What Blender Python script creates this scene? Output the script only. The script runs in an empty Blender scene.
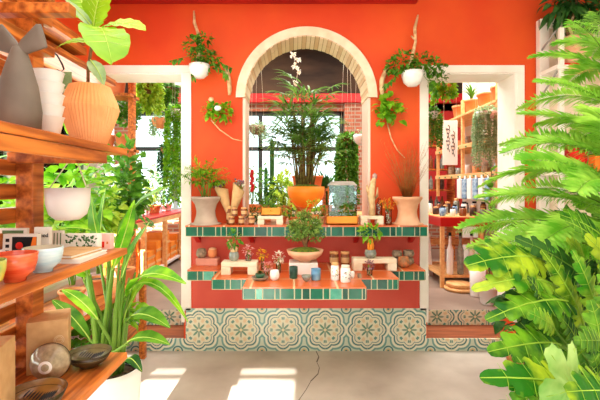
import bpy, math, random
from mathutils import Vector, Matrix
R = random.Random(7)
PI = math.pi
V = Vector
sc = bpy.context.scene
col = sc.collection
F = 400.0

def W(px, py, Y):
    return V(((px - 294) / F * Y, Y, 1.5 - (py - 187) / F * Y))
def X(px, Y):
    return (px - 294) / F * Y

# ---------------------------------------------------------------- materials
def lin(c):
    return tuple(((x / 12.92) if x <= 0.04045 else ((x + 0.055) / 1.055) ** 2.4) for x in c) + (1.0,)
def new_mat(name):
    m = bpy.data.materials.new(name); m.use_nodes = True
    nt = m.node_tree
    return m, nt, nt.nodes['Principled BSDF']
def mat(name, c1, c2=None, scale=8, rough=.55, metal=0, bump=0, stretch=(1, 1, 1), transl=0, coat=0, detail=4, lo=.35, hi=.65, wave=False):
    m, nt, b = new_mat(name)
    b.inputs['Roughness'].default_value = rough
    b.inputs['Metallic'].default_value = metal
    b.inputs['Coat Weight'].default_value = coat; b.inputs['Specular IOR Level'].default_value = .3
    b.inputs['Coat Roughness'].default_value = .1
    out = b.inputs['Base Color']
    colsrc = None
    if c2 is not None or bump:
        tc = nt.nodes.new('ShaderNodeTexCoord'); mp = nt.nodes.new('ShaderNodeMapping')
        mp.inputs['Scale'].default_value = stretch
        nt.links.new(tc.outputs['Object'], mp.inputs[0])
        if wave:
            tx = nt.nodes.new('ShaderNodeTexWave'); tx.inputs['Distortion'].default_value = 6
            tx.inputs['Detail'].default_value = 3; tx.inputs['Detail Scale'].default_value = 1.5
        else:
            tx = nt.nodes.new('ShaderNodeTexNoise'); tx.inputs['Detail'].default_value = detail
        tx.inputs['Scale'].default_value = scale
        nt.links.new(mp.outputs[0], tx.inputs[0])
        fac = tx.outputs['Fac']
        if bump:
            bp = nt.nodes.new('ShaderNodeBump'); bp.inputs['Strength'].default_value = bump
            bp.inputs['Distance'].default_value = .01
            nt.links.new(fac, bp.inputs['Height']); nt.links.new(bp.outputs[0], b.inputs['Normal'])
    if c2 is not None:
        r = nt.nodes.new('ShaderNodeValToRGB')
        r.color_ramp.elements[0].position = lo; r.color_ramp.elements[1].position = hi
        r.color_ramp.elements[0].color = lin(c1); r.color_ramp.elements[1].color = lin(c2)
        nt.links.new(fac, r.inputs[0]); nt.links.new(r.outputs[0], out); colsrc = r.outputs[0]
    else:
        out.default_value = lin(c1)
    if transl:
        t = nt.nodes.new('ShaderNodeBsdfTranslucent'); mx = nt.nodes.new('ShaderNodeMixShader')
        mx.inputs[0].default_value = transl
        if colsrc: nt.links.new(colsrc, t.inputs[0])
        else: t.inputs[0].default_value = lin(c1)
        nt.links.new(b.outputs[0], mx.inputs[1]); nt.links.new(t.outputs[0], mx.inputs[2])
        nt.links.new(mx.outputs[0], nt.nodes['Material Output'].inputs[0])
    return m
def glass_mat(name, c=(1, 1, 1), amt=.8):
    m, nt, b = new_mat(name)
    t = nt.nodes.new('ShaderNodeBsdfTransparent'); t.inputs[0].default_value = lin(c)
    g = nt.nodes.new('ShaderNodeBsdfGlossy'); g.inputs['Roughness'].default_value = .03
    fr = nt.nodes.new('ShaderNodeFresnel'); fr.inputs[0].default_value = 1.35
    mx = nt.nodes.new('ShaderNodeMixShader')
    nt.links.new(fr.outputs[0], mx.inputs[0]); nt.links.new(t.outputs[0], mx.inputs[1]); nt.links.new(g.outputs[0], mx.inputs[2])
    nt.links.new(mx.outputs[0], nt.nodes['Material Output'].inputs[0])
    return m
def brick_mat(name, c1, c2, mortar, w, h, ms, rough=.7, offset=.5, coat=0, swap=None, bump=.3):
    m, nt, b = new_mat(name)
    tc = nt.nodes.new('ShaderNodeTexCoord'); mp = nt.nodes.new('ShaderNodeMapping')
    if swap: mp.inputs['Rotation'].default_value = swap
    br = nt.nodes.new('ShaderNodeTexBrick'); br.offset = offset
    br.inputs['Color1'].default_value = lin(c1); br.inputs['Color2'].default_value = lin(c2)
    br.inputs['Mortar'].default_value = lin(mortar); br.inputs['Scale'].default_value = 1
    br.inputs['Brick Width'].default_value = w; br.inputs['Row Height'].default_value = h
    br.inputs['Mortar Size'].default_value = ms
    nt.links.new(tc.outputs['Object'], mp.inputs[0]); nt.links.new(mp.outputs[0], br.inputs[0])
    nt.links.new(br.outputs['Color'], b.inputs['Base Color'])
    bp = nt.nodes.new('ShaderNodeBump'); bp.inputs['Strength'].default_value = bump; bp.inputs['Distance'].default_value = .004; bp.invert = True
    nt.links.new(br.outputs['Fac'], bp.inputs['Height']); nt.links.new(bp.outputs[0], b.inputs['Normal'])
    b.inputs['Roughness'].default_value = rough; b.inputs['Coat Weight'].default_value = coat
    return m
def encaustic():
    m, nt, b = new_mat('encaustic_tile')
    L = nt.links.new
    def val(s, i):
        if hasattr(s, 'links'): L(s, i)
        else: i.default_value = s
    def M(op, a, b_=0.0, c=None):
        n = nt.nodes.new('ShaderNodeMath'); n.operation = op
        val(a, n.inputs[0]); val(b_, n.inputs[1])
        if c is not None: val(c, n.inputs[2])
        return n.outputs[0]
    tc = nt.nodes.new('ShaderNodeTexCoord'); sp = nt.nodes.new('ShaderNodeSeparateXYZ')
    L(tc.outputs['Object'], sp.inputs[0])
    p = .385
    u = M('SUBTRACT', M('FRACT', M('DIVIDE', M('ADD', sp.outputs[0], 9.5 * p + .1), p)), .5)
    v = M('SUBTRACT', M('FRACT', M('DIVIDE', M('ADD', sp.outputs[2], p * 5.0), p)), .5)
    r = M('MULTIPLY', M('SQRT', M('ADD', M('MULTIPLY', u, u), M('MULTIPLY', v, v))), 2)
    a = M('ARCTAN2', v, u)
    c8 = M('COSINE', M('MULTIPLY', a, 8)); 
    lob = M('ADD', .76, M('MULTIPLY', M('ABSOLUTE', M('COSINE', M('MULTIPLY', a, 4))), .13))
    d = M('SUBTRACT', r, lob)
    def band(x, c, w): return M('LESS_THAN', M('ABSOLUTE', M('SUBTRACT', x, c)), w)
    colr = (0.88, 0.85, 0.74, 1)
    cur = None
    def over(mask, c):
        nonlocal cur
        n = nt.nodes.new('ShaderNodeMix'); n.data_type = 'RGBA'
        L(mask, n.inputs[0])
        if cur is None: n.inputs[6].default_value = lin((.86, .84, .73))
        else: L(cur, n.inputs[6])
        n.inputs[7].default_value = lin(c); cur = n.outputs[2]
    over(M('GREATER_THAN', d, .06), (.78, .81, .72))
    over(band(d, .0, .035), (.22, .44, .44))
    over(band(d, .20, .045), (.42, .60, .56)); over(band(d, .10, .03), (.90, .88, .78))
    over(band(d, -.14, .02), (.35, .52, .50))
    # corner medallion
    uc = M('SUBTRACT', .5, M('ABSOLUTE', u)); vc = M('SUBTRACT', .5, M('ABSOLUTE', v))
    rc = M('MULTIPLY', M('SQRT', M('ADD', M('MULTIPLY', uc, uc), M('MULTIPLY', vc, vc))), 2)
    over(band(rc, .22, .035), (.25, .45, .45))
    over(M('LESS_THAN', rc, .13), (.80, .70, .52))
    over(M('LESS_THAN', rc, .06), (.25, .45, .42))
    # tan dots ring
    pet = M('MULTIPLY', M('LESS_THAN', c8, -.35), band(r, .47, .09)); over(pet, (.85, .76, .60))
    pet2 = M('MULTIPLY', M('GREATER_THAN', c8, .5), band(r, .55, .06)); over(pet2, (.36, .54, .48))
    star = M('LESS_THAN', r, M('ADD', .24, M('MULTIPLY', c8, .13))); over(star, (.36, .52, .42))
    over(M('LESS_THAN', r, .07), (.90, .80, .60))
    # grout every half period
    g = M('LESS_THAN', M('MINIMUM', M('ABSOLUTE', u), M('ABSOLUTE', v)), .004); over(g, (.80, .78, .70))
    L(cur, b.inputs['Base Color']); b.inputs['Roughness'].default_value = .4
    return m

M_ = {}
M_['wall'] = mat('red_orange_plaster', (.82, .24, .08), (.88, .34, .11), scale=1.1, rough=.6, detail=5)
M_['wallred'] = mat('deep_red_paint', (.62, .10, .08), (.70, .14, .10), scale=2, rough=.6)
M_['white'] = mat('white_paint', (.93, .90, .85), (.96, .94, .90), scale=5, rough=.45)
M_['cream'] = mat('cream_plaster', (.86, .78, .66), (.92, .86, .76), scale=9, rough=.7, bump=.1)
M_['lilac'] = mat('pale_pink_paint', (.90, .80, .84), rough=.6)
M_['concrete'] = mat('polished_concrete', (.68, .63, .58), (.81, .77, .72), scale=2.2, rough=.5, detail=9, lo=.3, hi=.7)
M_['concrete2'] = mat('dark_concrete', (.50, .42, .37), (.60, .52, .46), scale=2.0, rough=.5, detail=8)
M_['darkwood'] = mat('dark_ceiling_boards', (.16, .11, .08), (.32, .23, .16), scale=3, stretch=(.3, 6, 1), rough=.8)
M_['wood'] = mat('oiled_orange_wood', (.56, .27, .09), (.85, .50, .21), scale=5, stretch=(9, .7, 9), rough=.42, coat=.15)
M_['wood2'] = mat('pale_orange_wood', (.84, .60, .36), (.93, .74, .50), scale=4, stretch=(6, 1, 6), rough=.5)
M_['tread'] = mat('brown_step_boards', (.50, .25, .14), (.62, .34, .20), scale=4, stretch=(1, 8, 8), rough=.5)
M_['bark'] = mat('bark', (.38, .25, .15), (.55, .40, .26), scale=30, rough=.9, bump=.4)
M_['drift'] = mat('driftwood', (.76, .60, .42), (.90, .77, .58), scale=25, rough=.8, bump=.3)
M_['terra'] = mat('terracotta', (.80, .47, .28), (.88, .57, .37), scale=7, rough=.75)
M_['terrapale'] = mat('pale_terracotta', (.84, .62, .47), (.91, .72, .58), scale=6, rough=.75)
M_['terragrey'] = mat('grey_pink_clay', (.64, .56, .50), (.74, .66, .59), scale=6, rough=.75)
M_['orange'] = mat('orange_glaze', (.93, .52, .12), (.97, .62, .20), scale=4, rough=.45)
M_['whiteglaze'] = mat('white_ceramic', (.93, .92, .90), rough=.3)
M_['grey'] = mat('grey_brown_clay', (.36, .32, .28), (.46, .41, .36), scale=6, rough=.6)
M_['stone'] = mat('speckled_stoneware', (.45, .38, .31), (.66, .57, .47), scale=40, rough=.7)
M_['black'] = mat('black_metal', (.08, .08, .08), rough=.5)
M_['mullion'] = mat('dark_window_metal', (.20, .21, .20), rough=.5)
M_['redpaint'] = mat('red_painted_metal', (.72, .10, .09), rough=.4)
M_['kraft'] = mat('kraft_card', (.78, .62, .42), (.83, .68, .48), scale=30, rough=.85)
M_['soil'] = mat('potting_soil', (.12, .08, .05), (.36, .28, .20), scale=60, rough=.95, bump=.6)
M_['moss'] = mat('moss', (.22, .30, .06), (.46, .50, .12), scale=50, rough=.95, bump=.6)
M_['glass'] = glass_mat('clear_glass', (.93, .97, .96), .82)
M_['amber'] = glass_mat('amber_glass', (.80, .52, .25), .35)
M_['brick'] = brick_mat('old_brick', (.55, .26, .16), (.68, .36, .24), (.62, .54, .46), .22, .075, .012, swap=(PI / 2, 0, 0))
M_['counter'] = brick_mat('terracotta_counter_tile', (.80, .35, .13), (.86, .43, .18), (.90, .76, .58), .30, .30, .008, rough=.35, offset=0, coat=.3)
M_['enc'] = encaustic()
M_['grout'] = mat('cream_grout', (.88, .84, .70), rough=.8)
M_['g1'] = mat('green_glaze', (.0, .34, .25), (.02, .40, .29), scale=12, rough=.25, coat=.1)
M_['g2'] = mat('dark_green_glaze', (.0, .25, .19), (.01, .31, .23), scale=12, rough=.25, coat=.1)
M_['g3'] = mat('teal_glaze', (.22, .55, .46), (.36, .66, .56), scale=20, rough=.25, coat=.15)
def leafm(name, a, b, scale=14, t=.35, rough=.4): return mat(name, a, b, scale=scale, rough=rough, transl=t)
M_['lf'] = leafm('bright_leaf', (.30, .60, .08), (.62, .84, .18))
M_['lfmid'] = leafm('mid_green_leaf', (.20, .44, .08), (.42, .64, .18))
M_['lfdark'] = leafm('dark_green_leaf', (.10, .30, .10), (.24, .44, .16), t=.2)
M_['lfyel'] = leafm('yellow_green_leaf', (.50, .70, .12), (.80, .88, .32))
M_['lfvar'] = leafm('variegated_leaf', (.26, .58, .10), (.74, .84, .26), scale=9)
M_['lfpale'] = leafm('pale_sage_leaf', (.48, .62, .42), (.70, .80, .62))
M_['pine'] = leafm('soft_pine_needle', (.42, .72, .16), (.72, .90, .36), scale=9, t=.4)
M_['fiddle'] = leafm('fiddle_leaf', (.45, .68, .08), (.66, .84, .16), scale=6, t=.4)
M_['dry'] = leafm('dry_grass', (.62, .36, .16), (.76, .52, .26), t=.2)
M_['stem'] = mat('green_stem', (.40, .56, .18), rough=.5)
M_['petal_y'] = leafm('yellow_petal', (.98, .72, .08), (1, .84, .25))
M_['petal_p'] = leafm('pink_petal', (.93, .66, .66), (.97, .84, .82))
M_['petal_w'] = leafm('white_petal', (.95, .92, .84), (.98, .97, .92))
M_['petal_m'] = leafm('muted_petal', (.45, .30, .38), (.78, .62, .66), scale=60)
M_['ceil'] = mat('white_ceiling', (.9, .88, .84), rough=.8)
M_['rope'] = mat('cotton_rope', (.86, .82, .72), rough=.9)
M_['ink'] = mat('black_ink', (.08, .08, .09), rough=.8)
M_['paper'] = mat('white_paper', (.93, .92, .88), rough=.8)
M_['redink'] = mat('red_ink', (.85, .16, .10), rough=.8)
M_['orangeink'] = mat('orange_ink', (.93, .50, .15), rough=.8)
M_['sage'] = mat('sage_ink', (.35, .48, .30), rough=.8)
M_['pink'] = mat('pink_card', (.95, .78, .74), rough=.8)

# ---------------------------------------------------------------- mesh builder
class MB:
    def __init__(s): s.v = []; s.f = []; s.m = []; s.sm = []
    def add(s, vs, fs, mi=0, smooth=False, M=None):
        o = len(s.v)
        for v in vs:
            v = V(v)
            if M is not None: v = M @ v
            s.v.append(v)
        for f in fs: s.f.append([i + o for i in f]); s.m.append(mi); s.sm.append(smooth)
        return s
    def box(s, x0, x1, y0, y1, z0, z1, mi=0, M=None):
        vs = [(x, y, z) for x in (x0, x1) for y in (y0, y1) for z in (z0, z1)]
        fs = [(0, 1, 3, 2), (4, 6, 7, 5), (0, 4, 5, 1), (2, 3, 7, 6), (0, 2, 6, 4), (1, 5, 7, 3)]
        return s.add(vs, fs, mi, False, M)
    def lathe(s, prof, n=24, c=(0, 0, 0), mi=0, M=None, ribs=0, rib=0, smooth=True, cap=True):
        vs = []; fs = []
        c = V(c)
        for (r, z) in prof:
            for k in range(n):
                a = 2 * PI * k / n
                rr = r * (1 + (rib * (k % 2) if ribs else 0))
                vs.append(c + V((rr * math.cos(a), rr * math.sin(a), z)))
        for j in range(len(prof) - 1):
            for k in range(n):
                a = j * n + k; b = j * n + (k + 1) % n
                fs.append((a, b, b + n, a + n))
        if cap and prof[0][0] > 1e-4: fs.append(tuple(range(n))[::-1])
        if cap and prof[-1][0] > 1e-4: fs.append(tuple((len(prof) - 1) * n + k for k in range(n)))
        return s.add(vs, fs, mi, smooth, M)
    def tube(s, pts, rad, n=6, mi=0):
        pts = [V(p) for p in pts]
        if not isinstance(rad, (list, tuple)): rad = [rad] * len(pts)
        vs = []; fs = []
        for i, p in enumerate(pts):
            d = (pts[min(i + 1, len(pts) - 1)] - pts[max(i - 1, 0)])
            if d.length < 1e-9: d = V((0, 0, 1))
            d.normalize()
            a = d.cross(V((0, 0, 1)) if abs(d.z) < .9 else V((1, 0, 0))).normalized(); b = d.cross(a)
            for k in range(n):
                t = 2 * PI * k / n
                vs.append(p + (a * math.cos(t) + b * math.sin(t)) * rad[i])
        for i in range(len(pts) - 1):
            for k in range(n):
                q = i * n + k; w = i * n + (k + 1) % n
                fs.append((q, w, w + n, q + n))
        fs.append(tuple(range(n))[::-1]); fs.append(tuple((len(pts) - 1) * n + k for k in range(n)))
        return s.add(vs, fs, mi, True)
    def ball(s, c, r, n=8, mi=0, sq=(1, 1, 1), jit=0):
        c = V(c); vs = []; fs = []
        h = n // 2
        vs.append(c + V((0, 0, r * sq[2])))
        for j in range(1, h):
            for k in range(n):
                t = PI * j / h; a = 2 * PI * k / n
                q = r * (1 + (R.random() - .5) * jit)
                vs.append(c + V((q * sq[0] * math.sin(t) * math.cos(a), q * sq[1] * math.sin(t) * math.sin(a), q * sq[2] * math.cos(t))))
        vs.append(c - V((0, 0, r * sq[2])))
        for k in range(n): fs.append((0, 1 + k, 1 + (k + 1) % n))
        for j in range(h - 2):
            for k in range(n):
                a = 1 + j * n + k; b = 1 + j * n + (k + 1) % n
                fs.append((a, a + n, b + n, b))
        e = len(vs) - 1; o = 1 + (h - 2) * n
        for k in range(n): fs.append((e, o + (k + 1) % n, o + k))
        return s.add(vs, fs, mi, True)
    def leaf(s, a, b, w, arch=.15, n=4, shape='lance', fold=.15, mi=0, up=(0, 0, 1), wav=0):
        """blade from a to b, midrib lifted by arch*length towards up"""
        a = V(a); b = V(b); up = V(up); L = (b - a).length
        if L < 1e-6: return
        d = (b - a).normalized()
        side = d.cross(up)
        if side.length < 1e-3: side = d.cross(V((1, .3, 0)))
        side.normalize(); nn = side.cross(d).normalized()
        vs = []; fs = []
        for i in range(n + 1):
            t = i / n
            p = a.lerp(b, t) + nn * (arch * L * 4 * t * (1 - t))
            if shape == 'lance': k = math.sin(PI * min(1, t * .97 + .015)) ** .8
            elif shape == 'ovate': k = math.sin(PI * t ** .7) ** .75 if 0 < t < 1 else .03
            elif shape == 'obov': k = math.sin(PI * t ** 1.35) ** .75 if 0 < t < 1 else .05
            elif shape == 'round': k = (math.sin(PI * t ** 1.15) ** .5 * (.72 + .28 * t)) if 0 < t < 1 else .03
            else: k = (1 - t) * .9 + .1
            k = max(k, .03) * w * .5
            wv = wav * w * math.sin(i * 2.1) * .3
            vs += [p - side * k + nn * (fold * k + wv), p, p + side * k + nn * (fold * k - wv)]
        for i in range(n):
            q = 3 * i
            fs += [(q, q + 1, q + 4, q + 3), (q + 1, q + 2, q + 5, q + 4)]
        return s.add(vs, fs, mi, True)
    def build(s, name, mats, parent=None, bevel=0, loc=None, solid=0):
        me = bpy.data.meshes.new(name)
        me.from_pydata([tuple(v) for v in s.v], [], s.f)
        if not isinstance(mats, (list, tuple)): mats = [mats]
        for m in mats: me.materials.append(M_[m] if isinstance(m, str) else m)
        me.polygons.foreach_set('material_index', s.m)
        me.polygons.foreach_set('use_smooth', s.sm)
        me.update()
        o = bpy.data.objects.new(name, me); col.objects.link(o)
        if parent: o.parent = parent
        if loc is not None: o.location = loc
        if bevel:
            b = o.modifiers.new('bevel', 'BEVEL'); b.width = bevel; b.segments = 2; b.limit_method = 'ANGLE'
        if solid:
            b = o.modifiers.new('solid', 'SOLIDIFY'); b.thickness = solid
        return o
def tag(o, label, cat, group=None):
    o['label'] = label; o['category'] = cat
    if group: o['group'] = group
    return o
def thing(name, loc, label, cat, group=None, rz=0):
    o = bpy.data.objects.new(name, None); col.objects.link(o); o.location = loc; o.rotation_euler = (0, 0, rz)
    o.empty_display_size = .05
    return tag(o, label, cat, group)
def struct(o): o['kind'] = 'structure'; return o
def copy_tree(o, parent=None):
    c = o.copy(); col.objects.link(c); c.parent = parent
    for ch in list(o.children): copy_tree(ch, c)
    return c
def boxo(name, b, mats, parent=None, bevel=.004, loc=None):
    return MB().box(*b).build(name, mats, parent, bevel, loc)
def rv(a=1): return V((R.uniform(-a, a), R.uniform(-a, a), R.uniform(-a, a)))
def text_part(txt, size, parent, m, loc, rot, name='lettering', extr=.0006):
    c = bpy.data.curves.new(name, 'FONT'); c.body = txt; c.size = size; c.extrude = extr
    c.align_x = 'CENTER'; c.align_y = 'CENTER'
    t = bpy.data.objects.new('tmp', c); col.objects.link(t)
    bpy.context.view_layer.update()
    me = bpy.data.meshes.new_from_object(t.evaluated_get(bpy.context.evaluated_depsgraph_get()))
    bpy.data.objects.remove(t)
    me.materials.clear(); me.materials.append(M_[m])
    o = bpy.data.objects.new(name, me); col.objects.link(o); o.parent = parent
    o.location = loc; o.rotation_euler = rot
    return o

# ---------------------------------------------------------------- the room
WY = 3.67; WT = .30; CZ = 3.25; LX = -1.75; RX = 3.4; BY = -2.6
FZ = .26                      # floor level of the room behind
ax, ar, az = .115, .583, 2.317   # arch centre and radius
def front_wall():
    m = MB(); y0, y1 = WY, WY + WT
    lo, lt = -1.01, 2.546     # left opening right edge, head
    ro0, ro1 = 1.22, 2.03
    m.box(LX - .2, lo, y0, y1, lt, CZ)
    m.box(lo, ax - ar, y0, y1, 0, CZ)
    m.box(ax + ar, ro0, y0, y1, 0, CZ)
    m.box(ro0, ro1, y0, y1, lt, CZ)
    m.box(ro1, RX + .2, y0, y1, 0, CZ)
    m.box(ax - ar, ax + ar, y0, y1, 0, 1.12)
    n = 40
    for i in range(n):
        a0 = PI - PI * i / n; a1 = PI - PI * (i + 1) / n
        p0 = (ax + ar * math.cos(a0), az + ar * math.sin(a0)); p1 = (ax + ar * math.cos(a1), az + ar * math.sin(a1))
        vs = [(p0[0], y0, p0[1]), (p1[0], y0, p1[1]), (p1[0], y0, CZ), (p0[0], y0, CZ),
              (p0[0], y1, p0[1]), (p1[0], y1, p1[1]), (p1[0], y1, CZ), (p0[0], y1, CZ)]
        m.add(vs, [(0, 1, 2, 3), (7, 6, 5, 4), (0, 4, 5, 1)])
    struct(m.build('wall_front', 'wall'))
front_wall()
# floors
struct(boxo('floor', (LX - .2, RX + .2, BY - .2, WY + .02, -.1, 0), 'concrete', bevel=0))
fl = bpy.data.objects['floor']
cr = MB()
pts = [W(316, 351, 3.66), W(319, 357, 3.5), W(317, 362, 3.4), W(319.5, 368, 3.3), W(318, 374, 3.2), W(311, 381, 3.1), W(306, 390, 2.95), W(299, 400, 2.8), W(290, 415, 2.6)]
pts = [V((p.x, 600 / (q - 187), 0)) for p, q in zip(pts, (351, 357, 362, 368, 374, 381, 390, 400, 415))]
for i in range(len(pts) - 1):
    a, b = pts[i], pts[i + 1]; w = .004 * (1 + .5 * math.sin(i * 2))
    cr.add([(a.x - w, a.y, .001), (a.x + w, a.y, .001), (b.x + w, b.y, .001), (b.x - w, b.y, .001)], [(0, 1, 2, 3)])
cr.build('crack', mat('crack_grey', (.42, .38, .35), rough=.9), fl)  # plain grey for the crack line in the concrete
# ceiling, side and back walls of the front room
struct(boxo('ceiling', (LX - .2, RX + .2, BY - .2, WY, CZ, CZ + .1), 'ceil', bevel=0))
struct(boxo('trim_shade_band', (LX, 1.12, WY - .10, WY, 3.175, CZ), 'wallred', bevel=.01))  # dark red strip added to stand for the shadow at the wall head
wl = MB()
wl.box(LX - .2, LX, BY, WY, 2.30, CZ, 0)
wl.box(LX - .2, LX, BY, WY, 0, .75, 1)
wl.box(LX - .2, LX, BY, .6, .75, 2.3, 1); wl.box(LX - .2, LX, 3.55, WY, .75, 2.3, 1)
struct(wl.build('wall_left', ['wall', 'lilac']))
def window(n, axis, pos, a0, a1, z0, z1, nv, hz, t=.04, m='mullion', glass=True):
    f = MB()
    def bx(u0, u1, w0, w1, d=.03):
        if axis == 'x': f.box(pos - d, pos + d, u0, u1, w0, w1)
        else: f.box(u0, u1, pos - d, pos + d, w0, w1)
    bx(a0, a1, z0, z0 + t); bx(a0, a1, z1 - t, z1); bx(a0, a0 + t, z0, z1); bx(a1 - t, a1, z0, z1)
    for u in nv: bx(u - t / 2, u + t / 2, z0, z1, .025)
    for h in hz: bx(a0, a1, h - t / 2, h + t / 2, .025)
    o = struct(f.build('window_%d' % n, m))
    if glass:
        g = MB()
        if axis == 'x': g.box(pos - .003, pos + .003, a0, a1, z0, z1)
        else: g.box(a0, a1, pos - .003, pos + .003, z0, z1)
        g.build('pane', 'glass', o)
    return o
window(1, 'x', LX - .1, .6, 3.55, .75, 2.30, (1.6, 2.6), (), m='white')
struct(boxo('wall_right', (RX, RX + .2, BY, WY, 0, CZ), 'white', bevel=0))
wb = MB()   # shop front behind the camera, its pier and low head shaped to bound sun
wb.box(LX, RX, BY - .2, BY, 2.75, CZ); wb.box(LX, RX, BY - .2, BY, 0, .15)
wb.box(LX, -1.6, BY - .2, BY, .15, 2.75); wb.box(2.9, RX, BY - .2, BY, .15, 2.75); wb.box(-.25, .5, BY - .2, BY, .15, 2.75); wb.box(.5, 2.9, BY - .2, BY, 2.2, 2.75)
struct(wb.build('wall_back', 'white'))
window(2, 'y', BY - .1, -1.6, -.25, .15, 2.75, (-1.08,), (2.65,), t=.035, glass=False)
window(5, 'y', BY - .1, .5, 2.9, .15, 2.2, (1.3, 2.1), (), t=.07, glass=False)
# door trims
def door_trim(n, x0, x1, jl, jr):
    t = MB(); y = WY - .012
    zt, zb = 2.615, 2.546
    t.box(x0, x1, y, WY + .02, zb, zt)
    if jl: t.box(x0, x0 + .068, y, WY + .02, .37, zb)
    if jr: t.box(x1 - .068, x1, y, WY + .02, .37, zb)
    # linings of the reveal
    t.box(x0, x1, WY, WY + WT, zb - .012, zb)
    if jl: t.box(x0 + .060, x0 + .080, WY - .01, WY + WT, FZ, zb)
    if jr: t.box(x1 - .092, x1 - .060, WY - .01, WY + WT, FZ, zb)
    struct(t.build('door_%d' % n, 'white', bevel=.003))
door_trim(1, LX, -.942, False, True)
door_trim(2, 1.152, 2.11, True, True)
# arch: face ring and soffit of small bricks
ring = MB()
n = 44; r0, r1 = ar, ar + .062
for i in range(n):
    g = .0
    a0 = PI - PI * i / n; a1 = PI - PI * (i + 1) / n
    c0, s0, c1, s1 = math.cos(a0), math.sin(a0), math.cos(a1), math.sin(a1)
    def q(r, c, s, y): return (ax + r * c, y, az + r * s)
    y0, y1 = WY - .03, WY + WT + .01
    vs = [q(r0 - .02, c0, s0, y0), q(r0 - .02, c1, s1, y0), q(r1, c1, s1, y0), q(r1, c0, s0, y0),
          q(r0 - .02, c0, s0, y1), q(r0 - .02, c1, s1, y1), q(r1, c1, s1, WY + .001), q(r1, c0, s0, WY + .001)]
    ring.add(vs, [(0, 1, 2, 3), (3, 2, 6, 7)], 0)
    # soffit brick pair: raised blocks with a joint line between
    k0 = a0 - (PI / n) * .06; k1 = a1 + (PI / n) * .06
    for (ya, yb) in ((y0 + .004, WY + .12), (WY + .128, y1)):
        rr = r0 - .026 - (.003 if (i % 2) else 0)
        vs = []
        for y in (ya, yb):
            for (aa, r) in ((k0, r0 - .014), (k1, r0 - .014), (k1, rr), (k0, rr)):
                vs.append((ax + r * math.cos(aa), y, az + r * math.sin(aa)))
        ring.add(vs, [(0, 1, 2, 3), (7, 6, 5, 4), (0, 3, 7, 4), (1, 5, 6, 2), (3, 2, 6, 7)], 2 if i % 3 else 1)
    ring.add([q(r0 - .02, c0, s0, y0), q(r0 - .02, c1, s1, y0), q(r0 - .02, c1, s1, y1), q(r0 - .02, c0, s0, y1)], [(3, 2, 1, 0)], 3)
struct(ring.build('trim_2', ['cream', mat('tan_brick', (.84, .70, .54), rough=.8), mat('cream_brick', (.90, .80, .66), rough=.8), mat('brown_joint', (.62, .46, .32), rough=.9)]))
jm = MB()
for sx in (-1, 1):
    x0 = ax + sx * (ar - .022); x1 = ax + sx * (ar + .002)
    jm.box(min(x0, x1), max(x0, x1), WY - .004, WY + WT + .01, 1.17, az)
struct(jm.build('trim_3', mat('pale_pink_plaster', (.94, .82, .74), rough=.7)))
# patterned tile dado, riser strips
dd = MB(); dd.box(-.99, 1.21, WY - .012, WY + .005, 0, .39)
dd.box(LX, -.99, WY - .012, WY + .01, 0, .11); dd.box(1.21, 2.05, WY - .012, WY + .01, 0, .11)
struct(dd.build('trim_4', 'enc'))
s2 = MB(); s2.box(LX - .3, -.99, 4.03, 4.04, .11, FZ); s2.box(1.2, 2.2, 4.03, 4.04, .11, FZ)
struct(s2.build('trim_5', 'enc'))
st = MB()
for (a, b) in ((LX - .2, -1.01), (1.22, 2.03)): st.box(a, b, WY - .002, 4.035, 0, .109)
struct(st.build('trim_6', 'tread'))
# ------------- the room behind
BL, BR, BB, BC = -3.6, 4.6, 8.0, 4.6
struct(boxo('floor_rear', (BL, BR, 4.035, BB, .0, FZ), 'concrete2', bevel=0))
cb = MB(); cb.box(BL, BR, 3.97, BB + .2, BC, BC + .1)
struct(cb.build('ceiling_rear', 'darkwood'))
bm = MB()
for y in (4.8, 5.7, 6.6, 7.5): bm.box(BL, BR, y, y + .1, BC - .2, BC)
struct(bm.build('trim_7', 'darkwood'))
up = MB(); up.box(LX - 2, RX + 1.2, WY + .02, WY + WT, CZ, BC)
struct(up.build('wall_divider', 'darkwood'))
wr = MB()
wx0, wx1 = -3.3, 1.22   # rear window band
wr.box(BL, BR, BB, BB + .2, 3.30, BC, 1)
wr.box(BL, BR, BB, BB + .2, 3.02, 3.20, 0)
wr.box(BL, BR, BB, BB + .2, FZ, 1.0, 0)
wr.box(1.0, 1.55, BB - .1, BB + .2, 1.0, 3.2, 0); wr.box(BL, wx0, BB, BB + .2, 1.0, 3.2, 0); wr.box(1.55, BR, BB, BB + .2, 1, 3.2, 2)
struct(wr.build('wall_rear', ['brick', 'darkwood', 'wallred']))
struct(boxo('trim_8', (BL, BR, BB - .15, BB + .1, 3.16, 3.34), 'redpaint', bevel=.01))
window(3, 'y', BB + .1, wx0, 1.0, 1.0, 3.02, (-2.4, -1.55, -.68, .18), (2.27,), t=.08)
w3 = MB(); w3.box(BL - .2, BL, 3.97, BB, 3.3, BC); w3.box(BL - .2, BL, 3.97, BB, FZ, .9); w3.box(BL - .2, BL, 3.97, 4.3, .9, 3.3)
struct(w3.build('wall_rear_left', 'white'))
window(4, 'x', BL - .1, 4.3, BB, .9, 3.3, (5.2, 6.1, 7.0), (2.2,), t=.06, m='white')
w4 = MB(); w4.box(BR, BR + .2, 3.97, BB, FZ, BC)
struct(w4.build('wall_rear_right', 'cream'))
rfx = MB()
rfx.box(2.78, 2.82, 4.35, 6.6, FZ, 3.4)
struct(rfx.build('wall_partition', 'white'))

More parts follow.
